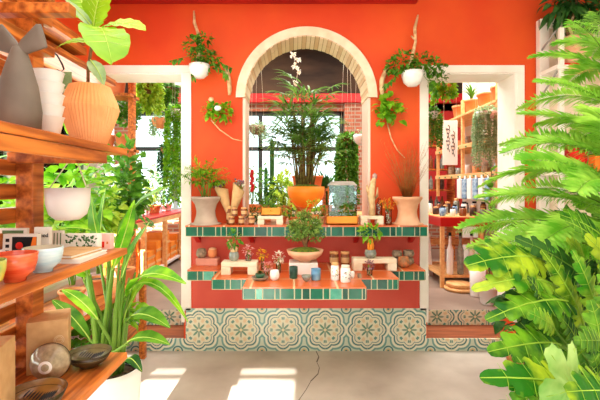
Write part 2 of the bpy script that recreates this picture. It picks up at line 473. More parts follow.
def midrib(mb, a, b, arch, up, r=.0022, mi=1, side=0, w=0, lift=.0025):
    a = V(a); b = V(b); up = V(up); L = (b - a).length; d = (b - a).normalized(); sd = d.cross(up).normalized(); nn = sd.cross(d).normalized()
    P = lambda t: a.lerp(b, t) + nn * (arch * L * 4 * t * (1 - t) + lift)
    mb.tube([P(i / 8) for i in range(9)], [r * (1.2 - i / 8) for i in range(9)], 4, mi)
    for k in range(1, side):
        t = k / side * .85
        for sg in (-1, 1): p = P(t); mb.tube([p, p + sd * sg * w * .36 + d * w * .22 + nn * .02 * w], [r * .5, r * .2], 3, mi)
# ---------------------------------------------------------------- tiled counters
def tile_band(mb, x0, x1, y, z0, z1, widths, pale=False, axis='x'):
    """glazed tiles set in a cream grout strip; axis x: faces -Y at y, axis y: runs along y at x=y"""
    t = x0; k = 0
    while t < x1 - .004:
        w = widths[k % len(widths)] * R.uniform(.92, 1.08); k += 1
        e = min(t + w, x1 - .002)
        if x1 - e < .02: e = x1 - .002
        r = R.random(); mi = (3 if r < .55 else 1) if pale else (1 if r < .6 else 2)
        if not pale and r > .96: mi = 3
        a, b = t + .004, e - .004
        if b > a:
            if axis == 'x': mb.box(a, b, y - .006, y + .002, z0 + .006, z1 - .008, mi)
            else: mb.box(y - .002 if y > 0 else y - .006, y + .006 if y > 0 else y + .002, a, b, z0 + .006, z1 - .008, mi)
        t = e
MATS_T = ['grout', 'g1', 'g2', 'g3']
WD = (.105, .045, .11, .05, .05, .10, .045, .11, .105, .04)
up_c = thing('tiled_counter', (0, 0, 0), 'long green-tiled counter running across the base of the arch', 'counter')
m = MB(); m.box(-.93, 1.145, 3.43, 3.668, 1.075, 1.162)
tile_band(m, -.93, 1.145, 3.43, 1.075, 1.165, WD)
m.build('tiled_front', MATS_T, up_c)
m = MB(); m.box(-.932, 1.147, 3.426, 3.669, 1.158, 1.17)
m.build('counter_top', 'counter', up_c)
m = MB(); m.box(ax - ar + .022, ax + ar - .022, 3.671, 4.45, 1.125, 1.17); struct(m.build('trim_9', 'counter'))
m = MB(); m.box(-.93, 1.145, 3.661, 3.671, .39, 1.12); struct(m.build('trim_shade_band0', mat('salmon_red_plaster', (.80, .30, .24), (.86, .38, .31), scale=1.5, rough=.6)))
for x in (-.87, -.38, .56, 1.06):
    m = MB(); m.add([(x - .02, 3.66, 1.075), (x - .02, 3.5, 1.075), (x - .02, 3.66, .99), (x + .02, 3.66, 1.075), (x + .02, 3.5, 1.075), (x + .02, 3.66, .99)], [(0, 1, 2), (5, 4, 3), (0, 3, 4, 1), (1, 4, 5, 2), (2, 5, 3, 0)])
    m.build('bracket', 'redpaint', up_c)
lo_c = thing('stepped_tiled_shelf', (0, 0, 0), 'lower green-tiled shelf stepping out in three tiers below the long counter', 'shelf')
T = .088
def tier(x0, x1, y0, pale=False):
    m = MB(); m.box(x0, x1, y0, 3.658, .81 - T, .802)
    tile_band(m, x0, x1, y0, .81 - T, .806, (.09, .045, .085, .04, .10, .05, .06), pale)
    tile_band(m, y0, y0 + .29, x0, .81 - T, .806, (.1,), pale, 'y'); tile_band(m, y0, y0 + .29, x1, .81 - T, .806, (.1,), pale, 'y')
    return m
tier(-.885, -.615, 3.325, True).build('side_tier', MATS_T, lo_c)
tier(.785, 1.09, 3.325).build('side_tier', MATS_T, lo_c)
tier(-.62, -.345, 3.03).build('middle_tier', MATS_T, lo_c)
tier(.49, .79, 3.03).build('middle_tier', MATS_T, lo_c)
tier(-.352, .497, 2.76).build('centre_tier', MATS_T, lo_c)
m = MB()
for (a, b, y) in ((-.887, -.613, 3.321), (.783, 1.092, 3.321), (-.622, -.35, 3.026), (.495, .792, 3.026), (-.354, .499, 2.756)):
    m.box(a, b, y, 3.658, .800, .81)
m.build('shelf_top', 'counter', lo_c)

# ---------------------------------------------------------------- plant kit
def pot_prof(r, h, kind='taper', th=.012):
    if kind == 'taper': o = [(r * .68, 0), (r * .72, .01), (r * .95, h * .84), (r * 1.04, h * .85), (r * 1.04, h)]
    elif kind == 'bowl': o = [(r * .35, 0), (r * .38, h * .08), (r * .62, h * .22), (r * .9, h * .6), (r, h)]
    elif kind == 'cyl': o = [(r * .9, 0), (r * .95, .01), (r, h * .5), (r, h)]
    elif kind == 'round': o = [(r * .55, 0), (r * .9, h * .25), (r, h * .55), (r * .88, h * .9), (r * .84, h)]
    elif kind == 'waist': o = [(r * 1.0, 0), (r * 1.0, h * .05), (r * .78, h * .07), (r * .64, h * .30), (r * .60, h * .48), (r * .70, h * .72), (r * .93, h * .90), (r * .96, h * .92), (r * .96, h)]
    elif kind == 'hang': o = [(.004, 0), (r * .45, h * .05), (r * .8, h * .3), (r * .97, h * .7), (r, h)]
    e = o[-1][0]
    return o + [(e - th, h), (e - th * 1.6, h * .82), (.001, h * .82)]
def pot(parent, r, h, m, kind='taper', c=(0, 0, 0), name='pot', soil='soil', ribs=0, rib=0, n=28):
    p = pot_prof(r, h, kind, min(.012, r * .12))
    mb = MB().lathe(p[:-1], n=n, c=c, ribs=ribs, rib=rib, smooth=not ribs)
    o = mb.build(name, m, parent)
    if soil:
        e = p[-2][0] + .002; z = h * .86
        mb = MB(); cc = V(c)
        mb.lathe([(e, z), (e * .6, z + .006), (.0005, z + .012)], n=16, c=c)
        mb.build('soil' if soil == 'soil' else 'moss', soil, o)
    return o
def sph():
    while 1:
        v = rv(1)
        if .05 < v.length < 1: return v.normalized()
def bush(mb, c, rx, ry, rz, n, L, w, shape='ovate', mi=0, droop=.2, inner=.45, nseg=3, stems=True, up=None):
    c = V(c)
    for k in range(n):
        d = sph()
        if up is not None and d.z < up: d.z = -d.z * .5 + up
        q = R.uniform(inner, 1.0)
        p = c + V((d.x * rx * q, d.y * ry * q, d.z * rz * q))
        dd = (d + rv(.7)).normalized(); dd.z -= droop
        l = L * R.uniform(.6, 1.15)
        mb.leaf(p, p + dd * l, w * R.uniform(.7, 1.1), arch=R.uniform(.05, .2), n=nseg, shape=shape, mi=mi, up=(rv(.6) + V((0, -.3, 1))))
def twigs(mb, base, c, rx, ry, rz, n, r, mi=0):
    for k in range(n):
        d = sph(); d.z = abs(d.z) * .7
        e = V(c) + V((d.x * rx, d.y * ry, d.z * rz)) * .85
        b = V(base) + V((R.uniform(-1, 1), R.uniform(-1, 1), 0)) * r * 3
        mid = b.lerp(e, .5) + V((0, 0, .02)) + rv(r * 2)
        mb.tube([b, mid, e], [r, r * .8, r * .4], 5, mi)
def grass(mb, c, n, L, w, spread=.8, droop=.5, mi=0, r0=.01, nseg=5, upbias=1.0):
    for k in range(n):
        a = R.uniform(0, 2 * PI); l = L * R.uniform(.55, 1.1); s = spread * R.uniform(.1, 1)
        b = V(c) + V((math.cos(a), math.sin(a), 0)) * r0 * R.random()
        d = V((math.cos(a) * s, math.sin(a) * s, upbias)).normalized()
        e = b + d * l; e.z -= droop * l * s
        mb.leaf(b, e, w, arch=.12 + .15 * s, n=nseg, shape='lance', mi=mi, up=(0, 0, 1), fold=.25)
def trail(mb, c, r, n, L, lw, ll, mi=0, step=.03, sm=None, out=.05):
    """hanging strands with small leaves"""
    for k in range(n):
        a = R.uniform(0, 2 * PI); q = r * R.uniform(.5, 1)
        p = V(c) + V((math.cos(a) * q, math.sin(a) * q, 0)); l = L * R.uniform(.5, 1.0)
        d = V((math.cos(a), math.sin(a), 0)) * out
        pts = [V(c), p + d * .6 + V((0, 0, .01))]
        t = 0; cur = p + d
        while t < l:
            cur = cur + V((R.uniform(-.006, .006), R.uniform(-.006, .006), -step)); t += step
            pts.append(cur.copy())
            for s_ in (1, -1):
                dd = (rv(.6) + V((math.cos(a), math.sin(a), -.5)) * .6).normalized()
                mb.leaf(cur, cur + dd * ll, lw, n=2, shape='ovate', mi=mi, up=rv(1) + V((0, 0, .6)))
        if sm is not None: mb.tube(pts, .0015, 3, sm)
def cords(parent, c, r, top, n=3, m='rope', name='cord', th=.002):
    mb = MB(); c = V(c)
    for k in range(n):
        a = 2 * PI * k / n + .5
        mb.tube([c + V((r * math.cos(a), r * math.sin(a), 0)), V(top)], th, 5)
    return mb.build(name, m, parent)
def lobed(mb, c, d, up, L, w, lobes=5, mi=0, depth=.45, cup=.12, seg=9):
    """large deeply lobed leaf: base at c, pointing along d, facing up"""
    c = V(c); d = V(d).normalized(); s = d.cross(V(up)).normalized(); nn = s.cross(d).normalized()
    if nn.dot(V(up)) < 0: nn = -nn
    N = lobes * seg
    vs = [c + nn * .01]; ph = R.uniform(-.1, .1)
    K = 4
    out = []
    for i in range(N + 1):
        t = i / N; a = (t - .5) * 2 * PI * .86          # sweep around the leaf
        lob = abs(math.cos(lobes * PI * (t - .5) )) ** .75
        base = .5 + .5 * math.cos(a * .5) ** 1.1
        rr = base * (1 - depth + depth * lob) * (1 + .05 * math.sin(i * 2.7))
        out.append((math.sin(a) * rr * w * .5, math.cos(a) * rr * L * .72 + L * .22, rr, lob))
    for j in range(1, K + 1):
        q = j / K
        for (x, y, rr, lob) in out:
            z = -cup * L * (q * rr) ** 2 + .05 * L * lob * q * (1 - q) * 2 + .012 * L * math.sin(y / L * 20 + x / L * 9) * q
            cx, cy = 0, L * .22
            px = cx + (x - cx) * q; py = cy + (y - cy) * q
            vs.append(c + s * px + d * py + nn * z)
    fs = []
    ct = len(vs); vs.append(c + d * (L * .22) + nn * .01)
    n1 = N + 1
    for i in range(N): fs.append((ct, 1 + i, 2 + i))
    for j in range(K - 1):
        for i in range(N):
            a = 1 + j * n1 + i
            fs.append((a, a + n1, a + n1 + 1, a + 1))
    mb.add(vs[0:], fs, mi, True)
    # midrib veins
    for i in range(lobes):
        t = (i + .5 - (0 if lobes % 2 == 0 else 0)) / lobes
        k = int(t * N); x, y, rr, _ = out[k]
        e = c + s * x * .86 + d * (L * .22 + (y - L * .22) * .86) - nn * (cup * L * (.86 * rr) ** 2 - .004)
        o = c + d * (L * .22) + nn * .006
        mb.tube([o, o.lerp(e, .5) + nn * .012 * L, e], [.0035 * L / .3, .0025 * L / .3, .001], 4, mi + 1)
def frond(mb, a, b, arch, lw, n, mi=0, sm=1, droop=.35, rt=.004, roll=0):
    """feathery conifer frond: rachis with two rows of soft drooping branchlets"""
    a = V(a); b = V(b); L = (b - a).length; d = (b - a).normalized(); s = d.cross(V((0, 0, 1))).normalized(); u = s.cross(d)
    if s.y > 0: roll = -roll
    s = (Matrix.Rotation(roll, 3, d) @ s)
    def P(t): return a.lerp(b, t) + u * arch * L * 4 * t * (1 - t)
    mb.tube([P(i / 8) for i in range(9)], [rt * (1 - i / 10) for i in range(9)], 5, sm)
    for i in range(n):
        t = .08 + .92 * i / n; p = P(t); tn = (P(min(1, t + .05)) - P(t - .05)).normalized()
        w = lw * (math.sin(PI * (t * .85 + .12)) ** .6) * R.uniform(.85, 1.1)
        for q in (1, -1):
            for k in (0, 1)[:1 if i % 3 else 2]:
                dd = (s * q + tn * (.75 + .25 * k) + V((0, 0, -droop * R.uniform(.3, 1.3) + .35 * k)) + rv(.10)).normalized()
                mb.leaf(p, p + dd * w, .0075 * (lw / .09), arch=.08, n=3, shape='lance', mi=mi, fold=.1, up=tn + V((0, 0, .8)))
def hangpot(name, c, r, h, top, label, m='whiteglaze', kind='hang', leaf='lfmid', fol=None, group=None, cat='hanging plant', cordm='rope'):
    """c: centre of the pot's foot in world space; fol(mb, rim centre) draws foliage in local space"""
    t = thing(name, c, label, cat, group)
    pot(t, r, h, m, kind)
    cords(t, (0, 0, h), r * .97, V(top) - V(c), 3, cordm)
    mb = MB(); fol(mb, V((0, 0, h)))
    mb.build('foliage', [leaf, 'stem'], t)
    return t
def cup(name, x, y, z, r, h, m, label, group=None, kind='cyl', cat='cup'):
    p = pot_prof(r, h, kind, r * .1)
    o = MB().lathe(p, n=20).build(name, m, None, 0, (x, y, z))
    return tag(o, label, cat, group)
# ---------------------------------------------------------------- upper counter
CT = 1.17
def footed(px, y, m, label, w=.135):
    t = thing('footed_planter', (X(px, y), y, CT), label, 'plant pot')
    pot(t, w, .245, m, 'waist')
    return t
t = footed(206.5, 3.56, 'terragrey', 'waisted grey-pink clay planter with a slender palm, at the left end of the counter')
t.location.y = 3.535
sm_ = MB(); lf_ = MB()
for k in range(9):
    a = R.uniform(0, 6.28); b = V((.035 * math.cos(a), .03 * math.sin(a), .22)); h = R.uniform(.14, .27)
    e = b + V((R.uniform(-.07, .07), R.uniform(-.05, .02), h)); sm_.tube([b, b.lerp(e, .5) + rv(.01), e], [.005, .004, .003], 5)
    for j in range(5):
        a2 = R.uniform(0, 6.28); q = R.uniform(.08, .2)
        tip = e + V((math.cos(a2) * q, math.sin(a2) * q * .45 - .03, R.uniform(-.02, .11)))
        sm_.tube([e, tip], [.002, .001], 4)
        for i in range(8):
            f = .25 + .75 * i / 8; p = e.lerp(tip, f)
            for s_ in (1, -1):
                d = ((tip - e).normalized() + V((0, s_ * .5, 0)) + V((s_ * .5, 0, -.5)) + rv(.3)).normalized()
                lf_.leaf(p, p + d * .055, .011, n=2)
sm_.build('stem', 'stem', t); lf_.build('foliage', 'lf', t)
MB().lathe([(.11, .205), (.09, .225), (.001, .24)], n=16).build('moss', 'moss', t)
t = footed(406.5, 3.56, 'terrapale', 'waisted pale terracotta planter with wispy brown grass, at the right end of the counter')
t.location.y = 3.535
g = MB()
for k in range(120):
    a = R.uniform(0, 6.28); s = R.uniform(.02, .24)
    b = V((.03 * math.cos(a), .03 * math.sin(a), .23)); e = b + V((math.cos(a) * s, math.sin(a) * s * .45 - .03, R.uniform(.2, .52)))
    mid = b.lerp(e, .5) + V((math.cos(a), math.sin(a) * .3, 0)) * -.02 + rv(.015)
    g.tube([b, mid, e], [.0014, .0011, .0006], 3)
    if k % 2: 
        for j in range(5): p = b.lerp(e, R.uniform(.4, 1)); g.leaf(p, p + rv(.03) + V((0, 0, .01)), .004, n=2)
g.build('dry_grass', 'dry', t)

def cone(px, y, tipx, label, ang):
    t = thing('flower_cone', (X(px, y), y, CT), label, 'bouquet', 'kraft paper bouquets at the left of the counter')
    mb = MB(); H = .36
    d = V((X(tipx, y) - X(px, y), .01, .34)).normalized(); a = d.cross(V((0, 1, 0))).normalized(); b = a.cross(d)
    n = 20; vs = []
    for j, (r, z) in enumerate(((.004, 0), (.058, H - .02))):
        for k in range(n):
            th = 2 * PI * k / n; zz = z + (.03 * math.cos(th) if j else 0)
            vs.append(d * zz + a * r * math.cos(th) + b * r * math.sin(th))
    mb.add(vs, [(k, (k + 1) % n, (k + 1) % n + n, k + n) for k in range(n)], 0, True)
    mb.build('paper_wrap', 'kraft', t, solid=.002)
    f = MB()
    for k in range(34):
        p = d * (H - .01 + R.uniform(0, .05)) + a * R.uniform(-.05, .05) + b * R.uniform(-.04, .04)
        f.ball(p, R.uniform(.006, .013), 6, 0 if R.random() < .7 else 1)
        f.tube([d * .12, p], .0012, 3, 2)
    f.build('dried_flowers', ['petal_m', 'petal_w', 'stem'], t)
    return t
cone(232, 3.58, 220, 'kraft paper cone of dark dried flowers leaning left beside the grey planter', 0)
cone(230, 3.56, 239, 'kraft paper cone of dried flowers leaning right, crossing the other cone', 0)

GJ = 'amber candle jars on the left of the counter'
def candle_jar(px, y, z, label, r=.026, h=.075, group=GJ):
    t = thing('candle_jar', (X(px, y), y, z), label, 'jar', group)
    b_ = MB().lathe([(r * .95, 0), (r, .006), (r, h * .8), (r * .9, h * .84)], n=18).build('jar_body', mat_amber, t)
    MB().lathe([(r * 1.0, h * .84), (r * 1.02, h)], n=18).build('lid', 'wood2', t)
    MB().lathe([(r * 1.02, h * .25), (r * 1.02, h * .62)], n=18, cap=False).build('paper_label', 'kraft', b_)
    return t
mat_amber = mat('honey_glass', (.50, .27, .12), rough=.15, coat=.6)
for i, (px, w) in enumerate(((231.5, 'leftmost'), (241.5, 'middle'), (251.5, 'rightmost'))):
    candle_jar(px, 3.50, CT, 'amber candle jar with wooden lid, %s of the three in the lower front row' % w)
candle_jar(234.5, 3.50, CT + .076, 'amber candle jar stacked on the left of the jar row')
candle_jar(244, 3.50, CT + .076, 'amber candle jar stacked on the right of the jar row')
candle_jar(229, 3.58, CT, 'tall amber jar standing behind the left end of the jar row', .024, .16)

def riser(name, px0, px1, y, z, h, d, m, label):
    x0, x1 = X(px0, y), X(px1, y); t = thing(name, ((x0 + x1) / 2, y + d / 2, z), label, 'display stand')
    w = (x1 - x0) / 2; l = h * .42
    MB().box(-w, w, -d / 2, d / 2, h * .62, h).build('stand_top', m, t, .006)
    for s in (-1, 1): MB().box(min(s * w, s * (w - h * .75)), max(s * w, s * (w - h * .75)), -d / 2, d / 2, 0, h * .63).build('leg', m, t, .006)
    return t
riser('display_stand', 257.5, 283, 3.47, CT, .078, .12, 'cream', 'small cream arched stand under an orange trough, left of the arch')
riser('display_stand', 361, 384, 3.47, CT, .078, .12, 'cream', 'small cream arched stand under the driftwood, right of the arch')
def trough(px0, px1, y, z, h, d, label, plant):
    x0, x1 = X(px0, y), X(px1, y); t = thing('orange_trough', ((x0 + x1) / 2, y + d / 2, z), label, 'planter')
    w = (x1 - x0) / 2
    m = MB(); m.box(-w, w, -d / 2, d / 2, 0, h * .2); m.box(-w, w, -d / 2, -d / 2 + .008, 0, h); m.box(-w, w, d / 2 - .008, d / 2, 0, h); m.box(-w, -w + .008, -d / 2, d / 2, 0, h); m.box(w - .008, w, -d / 2, d / 2, 0, h)
    m.build('trough', 'orange', t, .002)
    boxo('moss', (-w + .008, w - .008, -d / 2 + .008, d / 2 - .008, h * .2, h * .95), 'moss', t)
    if plant:
        f = MB(); bush(f, (0, 0, h + .05), w * .9, d * .4, .07, 70, .04, .018); twigs(f, (0, 0, h * .8), (0, 0, h + .04), w * .7, d * .3, .08, 8, .002, 1)
        f.build('foliage', ['lfmid', 'stem'], t)
    return t, w
trough(261, 281, 3.485, CT + .078, .07, .09, 'orange glazed trough with leafy seedlings on the cream stand', True)
tt, tw = trough(326.5, 358, 3.48, CT, .075, .14, 'long orange trough holding up the glass terrarium', False)
t = thing('terrarium', (X(342, 3.55), 3.55, CT + .0755), 'square glass terrarium with a fern inside and a grey lid', 'terrarium')
w = .122
m = MB()
for (a, b, c, d) in ((-w, w, -.06, -.057), (-w, w, .057, .06), (-w, -w + .003, -.06, .06), (w - .003, w, -.06, .06)): m.box(a, b, c, d, 0, .27)
m.build('glass_case', glass_mat('thin_clear_glass', (.96, .99, .98), .92), t)
m = MB(); m.add([(-w - .004, -.064, .27), (w + .004, -.064, .27), (w + .004, .064, .27), (-w - .004, .064, .27), (-w + .03, -.04, .305), (w - .03, -.04, .305), (w - .03, .04, .305), (-w + .03, .04, .305)], [(0, 1, 5, 4), (1, 2, 6, 5), (2, 3, 7, 6), (3, 0, 4, 7), (4, 5, 6, 7), (3, 2, 1, 0)])
m.build('lid', mat('weathered_grey_lid', (.55, .52, .48), (.70, .67, .62), rough=.5), t)
boxo('moss', (-w + .006, w - .006, -.052, .052, 0, .035), 'moss', t)
f = MB()
for k in range(16):
    a = R.uniform(0, 6.28); d = V((math.cos(a) * .08, math.sin(a) * .03, R.uniform(.06, .19))); f.tube([(0, 0, .03), d * .6 + V((0, 0, .03)), d + V((0, 0, .02))], .0018, 4, 1)
    for j in range(3): f.leaf(d + V((0, 0, .02)), d + V((R.uniform(-.045, .045), R.uniform(-.02, .02), R.uniform(-.02, .04))), .022, n=2, shape='ovate')
f.build('foliage', ['lfdark', 'stem'], t)

# big bowl with lady palm, on a pedestal behind the arch
t = thing('lady_palm', (X(306, 4.10), 4.10, CT), 'tall many-stemmed lady palm in a big orange bowl under the arch', 'potted palm')
MB().lathe([(.09, 0), (.09, .02), (.05, .05), (.05, .09), (.08, .115)], n=24).build('foot', 'terra', t)
MB().lathe([(.06, .115), (.11, .14), (.165, .20), (.188, .27), (.19, .335), (.178, .335), (.17, .29)], n=36).build('bowl', 'orange', t)
MB().lathe([(.178, .30), (.16, .335), (.09, .355), (.001, .36)], n=20).build('moss', 'moss', t)
sm_ = MB(); lf_ = MB()
for k in range(26):
    a = R.uniform(0, 6.28); q = R.random()
    b = V((.10 * math.cos(a) * q, .08 * math.sin(a) * q, .33)); h = R.uniform(.32, 1.02)
    e = b + V((math.cos(a) * .2 * R.random() * (1.2 - h * .6), math.sin(a) * .10, h)); sm_.tube([b, b.lerp(e, .5) + rv(.012), e], [.009, .008, .006], 6)
    for j in range(R.randint(5, 7)):
        f0 = b.lerp(e, R.uniform(.4, 1)); a2 = R.uniform(0, 6.28); el = R.uniform(.15, 1.0)
        d = V((math.cos(a2) * 1.15, math.sin(a2) * .7, el)).normalized(); pe = f0 + d * R.uniform(.10, .22)
        sm_.tube([f0, pe], [.003, .002], 4)
        sd = d.cross(V((0, 0, 1))).normalized()
        nn = R.randint(6, 8)
        for i in range(nn):
            th = (i / (nn - 1) - .5) * 2.6
            ld = (d * math.cos(th) + sd * math.sin(th) + V((0, 0, -.25))).normalized()
            lf_.leaf(pe, pe + ld * R.uniform(.14, .24), .022, arch=.12, n=4, fold=.3)
sm_.build('cane', mat('palm_cane', (.38, .27, .14), (.48, .46, .22), scale=30), t); lf_.build('foliage', mat('palm_leaf', (.18, .42, .10), (.56, .72, .32), scale=9, transl=.3, rough=.35), t)

def mini(name, px, y, z, r, h, pm, kind, lm, label, cat='potted plant', fr=.05, fh=.06, n=50, L=.035, w=.014, soil='soil', shape='ovate', group=None, stemh=0, sm='stem'):
    t = thing(name, (X(px, y), y, z), label, cat, group)
    pot(t, r, h, pm, kind, soil=soil)
    f = MB(); c = (0, 0, h + stemh + fh * .7)
    bush(f, c, fr, fr * .8, fh, n, L, w, shape); twigs(f, (0, 0, h * .85), (0, 0, h + stemh + fh * .5), fr * .8, fr * .6, fh, 7, .0022, 1)
    f.build('foliage', [lm, sm], t)
    return t
mini('potted_fern', 252, 3.60, CT, .042, .05, 'terrapale', 'bowl', 'lfdark', 'dark fern in a beige bowl behind the amber jars', fr=.07, fh=.05, n=90, L=.05)
mini('potted_seedling', 293, 3.66, CT, .045, .06, 'terra', 'taper', 'lfmid', 'low leafy plant in a terracotta pot left of the ball planter', fr=.06, fh=.04, n=70)
mini('mossy_pot', 301, 3.5, CT, .075, .045, 'terrapale', 'bowl', 'lfyel', 'mossy shallow dish directly behind the bonsai crown', fr=.06, fh=.025, n=60, L=.02, w=.01, soil='moss')
mini('kokedama', 314.5, 3.52, CT + .02, .04, .07, 'wood', 'round', 'lfyel', 'round brown ball planter with yellow-green sprigs in front of the orange bowl', fr=.085, fh=.05, n=80, L=.035, w=.012, stemh=.05)
tag(MB().lathe([(.03, 0), (.032, .02)], n=20).build('coaster', 'whiteglaze', None, 0, (X(314.5, 3.52), 3.52, CT)), 'small white ring under the round ball planter', 'coaster')
mini('potted_seedling', 322, 3.66, CT, .038, .065, 'terrapale', 'taper', 'lfmid', 'small green plant in a pale pot between ball planter and terrarium', fr=.045, fh=.05, n=50)
mini('potted_seedling', 283, 3.72, CT, .04, .06, 'terra', 'taper', 'lfyel', 'yellow-leaved plant in a terracotta pot left of the orange bowl', fr=.07, fh=.12, n=130, L=.05)
mini('potted_cactus', 267, 3.85, CT, .05, .06, 'terra', 'taper', 'lfmid', 'bushy green plant behind the orange trough in the arch', fr=.08, fh=.1, n=110, L=.05)

# driftwood sculpture on its stand
t = thing('driftwood', (X(373, 3.53), 3.53, CT + .078), 'upright pale driftwood piece with a pink crystal tip on the cream stand', 'sculpture')
m = MB()
m.tube([(-.01, 0, 0), (-.005, 0, .09), (-.02, 0, .19), (.0, 0, .29), (.018, 0, .345)], [.03, .026, .034, .026, .012], 9)
m.tube([(-.012, 0, .17), (-.05, -.005, .22), (-.055, 0, .27)], [.02, .014, .006], 7)
m.tube([(.0, 0, .12), (.035, 0, .17), (.04, 0, .25)], [.016, .013, .005], 7)
m.build('wood', 'drift', t); MB().ball((.015, 0, .345), .026, 6, 0, (1, .8, 1.3), .3).build('crystal', mat('rose_crystal', (.60, .48, .44), (.82, .72, .68), scale=30, rough=.2), t)
t = thing('glass_bottle', (X(379, 3.58), 3.57, CT + .078), 'clear bottle of dried pale buds beside the driftwood', 'bottle')
MB().lathe([(.024, 0), (.026, .01), (.026, .10), (.012, .125), (.012, .15)], n=16).build('bottle', 'glass', t)
f = MB()
for k in range(26): f.ball((R.uniform(-.014, .014), R.uniform(-.014, .014), .012 + .085 * R.random()), .006, 6, k % 2)
f.build('buds', ['petal_w', 'petal_m'], t)
t = thing('flower_vase', (X(388.5, 3.50), 3.50, CT), 'glass vase of shells and pebbles topped with orange blossoms, left of the right planter', 'vase')
MB().lathe([(.024, 0), (.027, .01), (.027, .12), (.03, .135)], n=16).build('vase', 'glass', t)
f = MB()
for k in range(50): f.ball((R.uniform(-.016, .016), R.uniform(-.016, .016), .01 + .10 * R.random()), .006, 6, k % 2)
f.build('pebbles', ['petal_w', 'stone'], t)
f = MB()
for k in range(46):
    d = sph(); p = V((d.x * .075 , d.y * .04, .185 + d.z * .045)); 
    for j in range(3): f.leaf(p, p + rv(.02), .012, n=2, shape='ovate', mi=R.choice((0, 0, 2)))
    if k % 3 == 0: f.tube([(0, 0, .1), p], .0015, 3, 1)
f.build('blossoms', ['orange', 'stem', 'petal_y'], t)

# ---------------------------------------------------------------- stepped shelf
LT = .81
def blk(name, px0, px1, y, d, z, h, m, label, cat='display block'):
    x0, x1 = X(px0, y), X(px1, y)
    o = MB().box(-(x1 - x0) / 2, (x1 - x0) / 2, -d / 2, d / 2, 0, h).build(name, m, None, .006, ((x0 + x1) / 2, y + d / 2, z))
    return tag(o, label, cat)
blk('display_block', 195.5, 217.5, 3.50, .12, LT, .062, mat('pink_clay_block', (.78, .50, .42), (.84, .58, .50), scale=9, rough=.8), 'long pink clay block at the left end of the lower shelf')
blk('display_block', 289, 318, 3.12, .18, LT, .095, mat('white_soft_block', (.90, .84, .80), (.95, .90, .87), scale=5, rough=.7), 'white block carrying the bonsai bowl')
def lidded(px, y, z, r, h, m, lm, label):
    t = thing('lidded_pot', (X(px, y), y, z), label, 'pot')
    MB().lathe(pot_prof(r, h * .8, 'round'), n=20).build('pot', m, t)
    MB().lathe([(r * .86, h * .8), (r * .7, h * .92), (r * .15, h), (.001, h)], n=20).build('lid', lm, t)
lidded(201.5, 3.56, LT + .062, .048, .085, 'stone', 'stone', 'round grey speckled pot on the left of the pink block')
lidded(212.5, 3.56, LT + .062, .043, .092, 'terra', 'terrapale', 'small terracotta lidded pot on the right of the pink block')
riser('display_stand', 221, 257, 3.13, LT, .10, .13, 'cream', 'cream arched stand on the left middle tier, holding the bamboo cutting')
riser('display_stand', 353.5, 397, 3.28, LT, .10, .12, 'cream', 'cream arched stand on the right middle tier, holding the orange-rooted plant')
def vaseplant(px, y, z, r, h, vm, label, root, leaves, lm, w, hh):
    t = thing('glass_vase_plant', (X(px, y), y, z), label, 'potted plant')
    MB().lathe(pot_prof(r, h, 'round'), n=20).build('vase', vm, t)
    m = MB()
    for k in range(5):
        a = k * 1.3; m.tube([(.012 * math.cos(a), .012 * math.sin(a), h * .3), (.02 * math.cos(a + 1), .02 * math.sin(a + 1), h + .03), (.015 * math.cos(a), .01 * math.sin(a), h + root)], [.010, .011, .005], 7)
    m.build('root', 'drift' if root < .05 else 'orange', t)
    f = MB(); bush(f, (0, 0, h + root + hh * .5), w, w * .6, hh * .6, leaves, .045, .022); twigs(f, (0, 0, h), (0, 0, h + root + hh * .4), w, w * .5, hh * .5, 9, .002, 1)
    f.build('foliage', [lm, 'stem'], t); return t
gv = mat('smoky_glass', (.42, .45, .42), (.62, .64, .58), scale=20, rough=.15, coat=.8)
vaseplant(234, 3.2, LT + .10, .042, .072, gv, 'small smoky vase with a leafy bamboo cutting on the left cream stand', .04, 55, 'lfmid', .055, .12)
t = bpy.data.objects['glass_vase_plant']
MB().tube([(.01, 0, .05), (-.05, 0, .17)], .005, 6).build('stick', 'drift', t)
vaseplant(370.5, 3.33, LT + .10, .05, .07, gv, 'smoky glass vase with thick orange roots and green leaves on the right cream stand', .09, 90, 'lf', .10, .11)
def posy(px, y, z, h, r, fm, label, fr=.03, n=40, jar='glass'):
    t = thing('flower_vase', (X(px, y), y, z), label, 'vase')
    MB().lathe([(r * .8, 0), (r, .008), (r, h * .8), (r * .6, h * .92), (r * .7, h)], n=16).build('vase', jar, t)
    f = MB()
    for k in range(7): f.tube([(0, 0, .005), (R.uniform(-fr, fr) * .7, R.uniform(-fr, fr) * .5, h + fr)], .0014, 4, 1)
    for k in range(n):
        d = sph(); p = V((d.x * fr, d.y * fr, h + fr + d.z * fr))
        f.leaf(p, p + (d + rv(.4)) * .022, .020, n=2, shape='ovate', mi=0)
    f.build('flowers', [fm, 'stem'], t); return t
posy(248.5, 3.2, LT + .10, .055, .024, 'petal_p', 'little glass jar of pink flowers standing on the left cream stand')
posy(262.5, 3.32, LT, .10, .012, 'petal_y', 'slim vase with bright yellow flowers beside the left cream stand', .034, 50)
posy(267.5, 3.13, LT, .05, .026, 'petal_p', 'little glass jar with pink blossom behind the succulent dish', .026, 40)
posy(278.5, 3.22, LT, .085, .020, 'petal_w', 'tall glass jar with a cream blossom left of the bonsai', .036, 60)
t = thing('succulent_dish', (X(260, 2.97), 2.97, LT), 'grey saucer with a green succulent at the front left of the centre tier', 'potted plant')
MB().lathe([(.04, 0), (.05, .006), (.066, .022), (.062, .026), (.05, .014), (.001, .012)], n=28).build('saucer', 'stone', t)
MB().lathe([(.022, .012), (.034, .03), (.036, .048), (.03, .046)], n=20).build('pot', mat('green_glazed_cup', (.20, .36, .26), rough=.3), t)
f = MB()
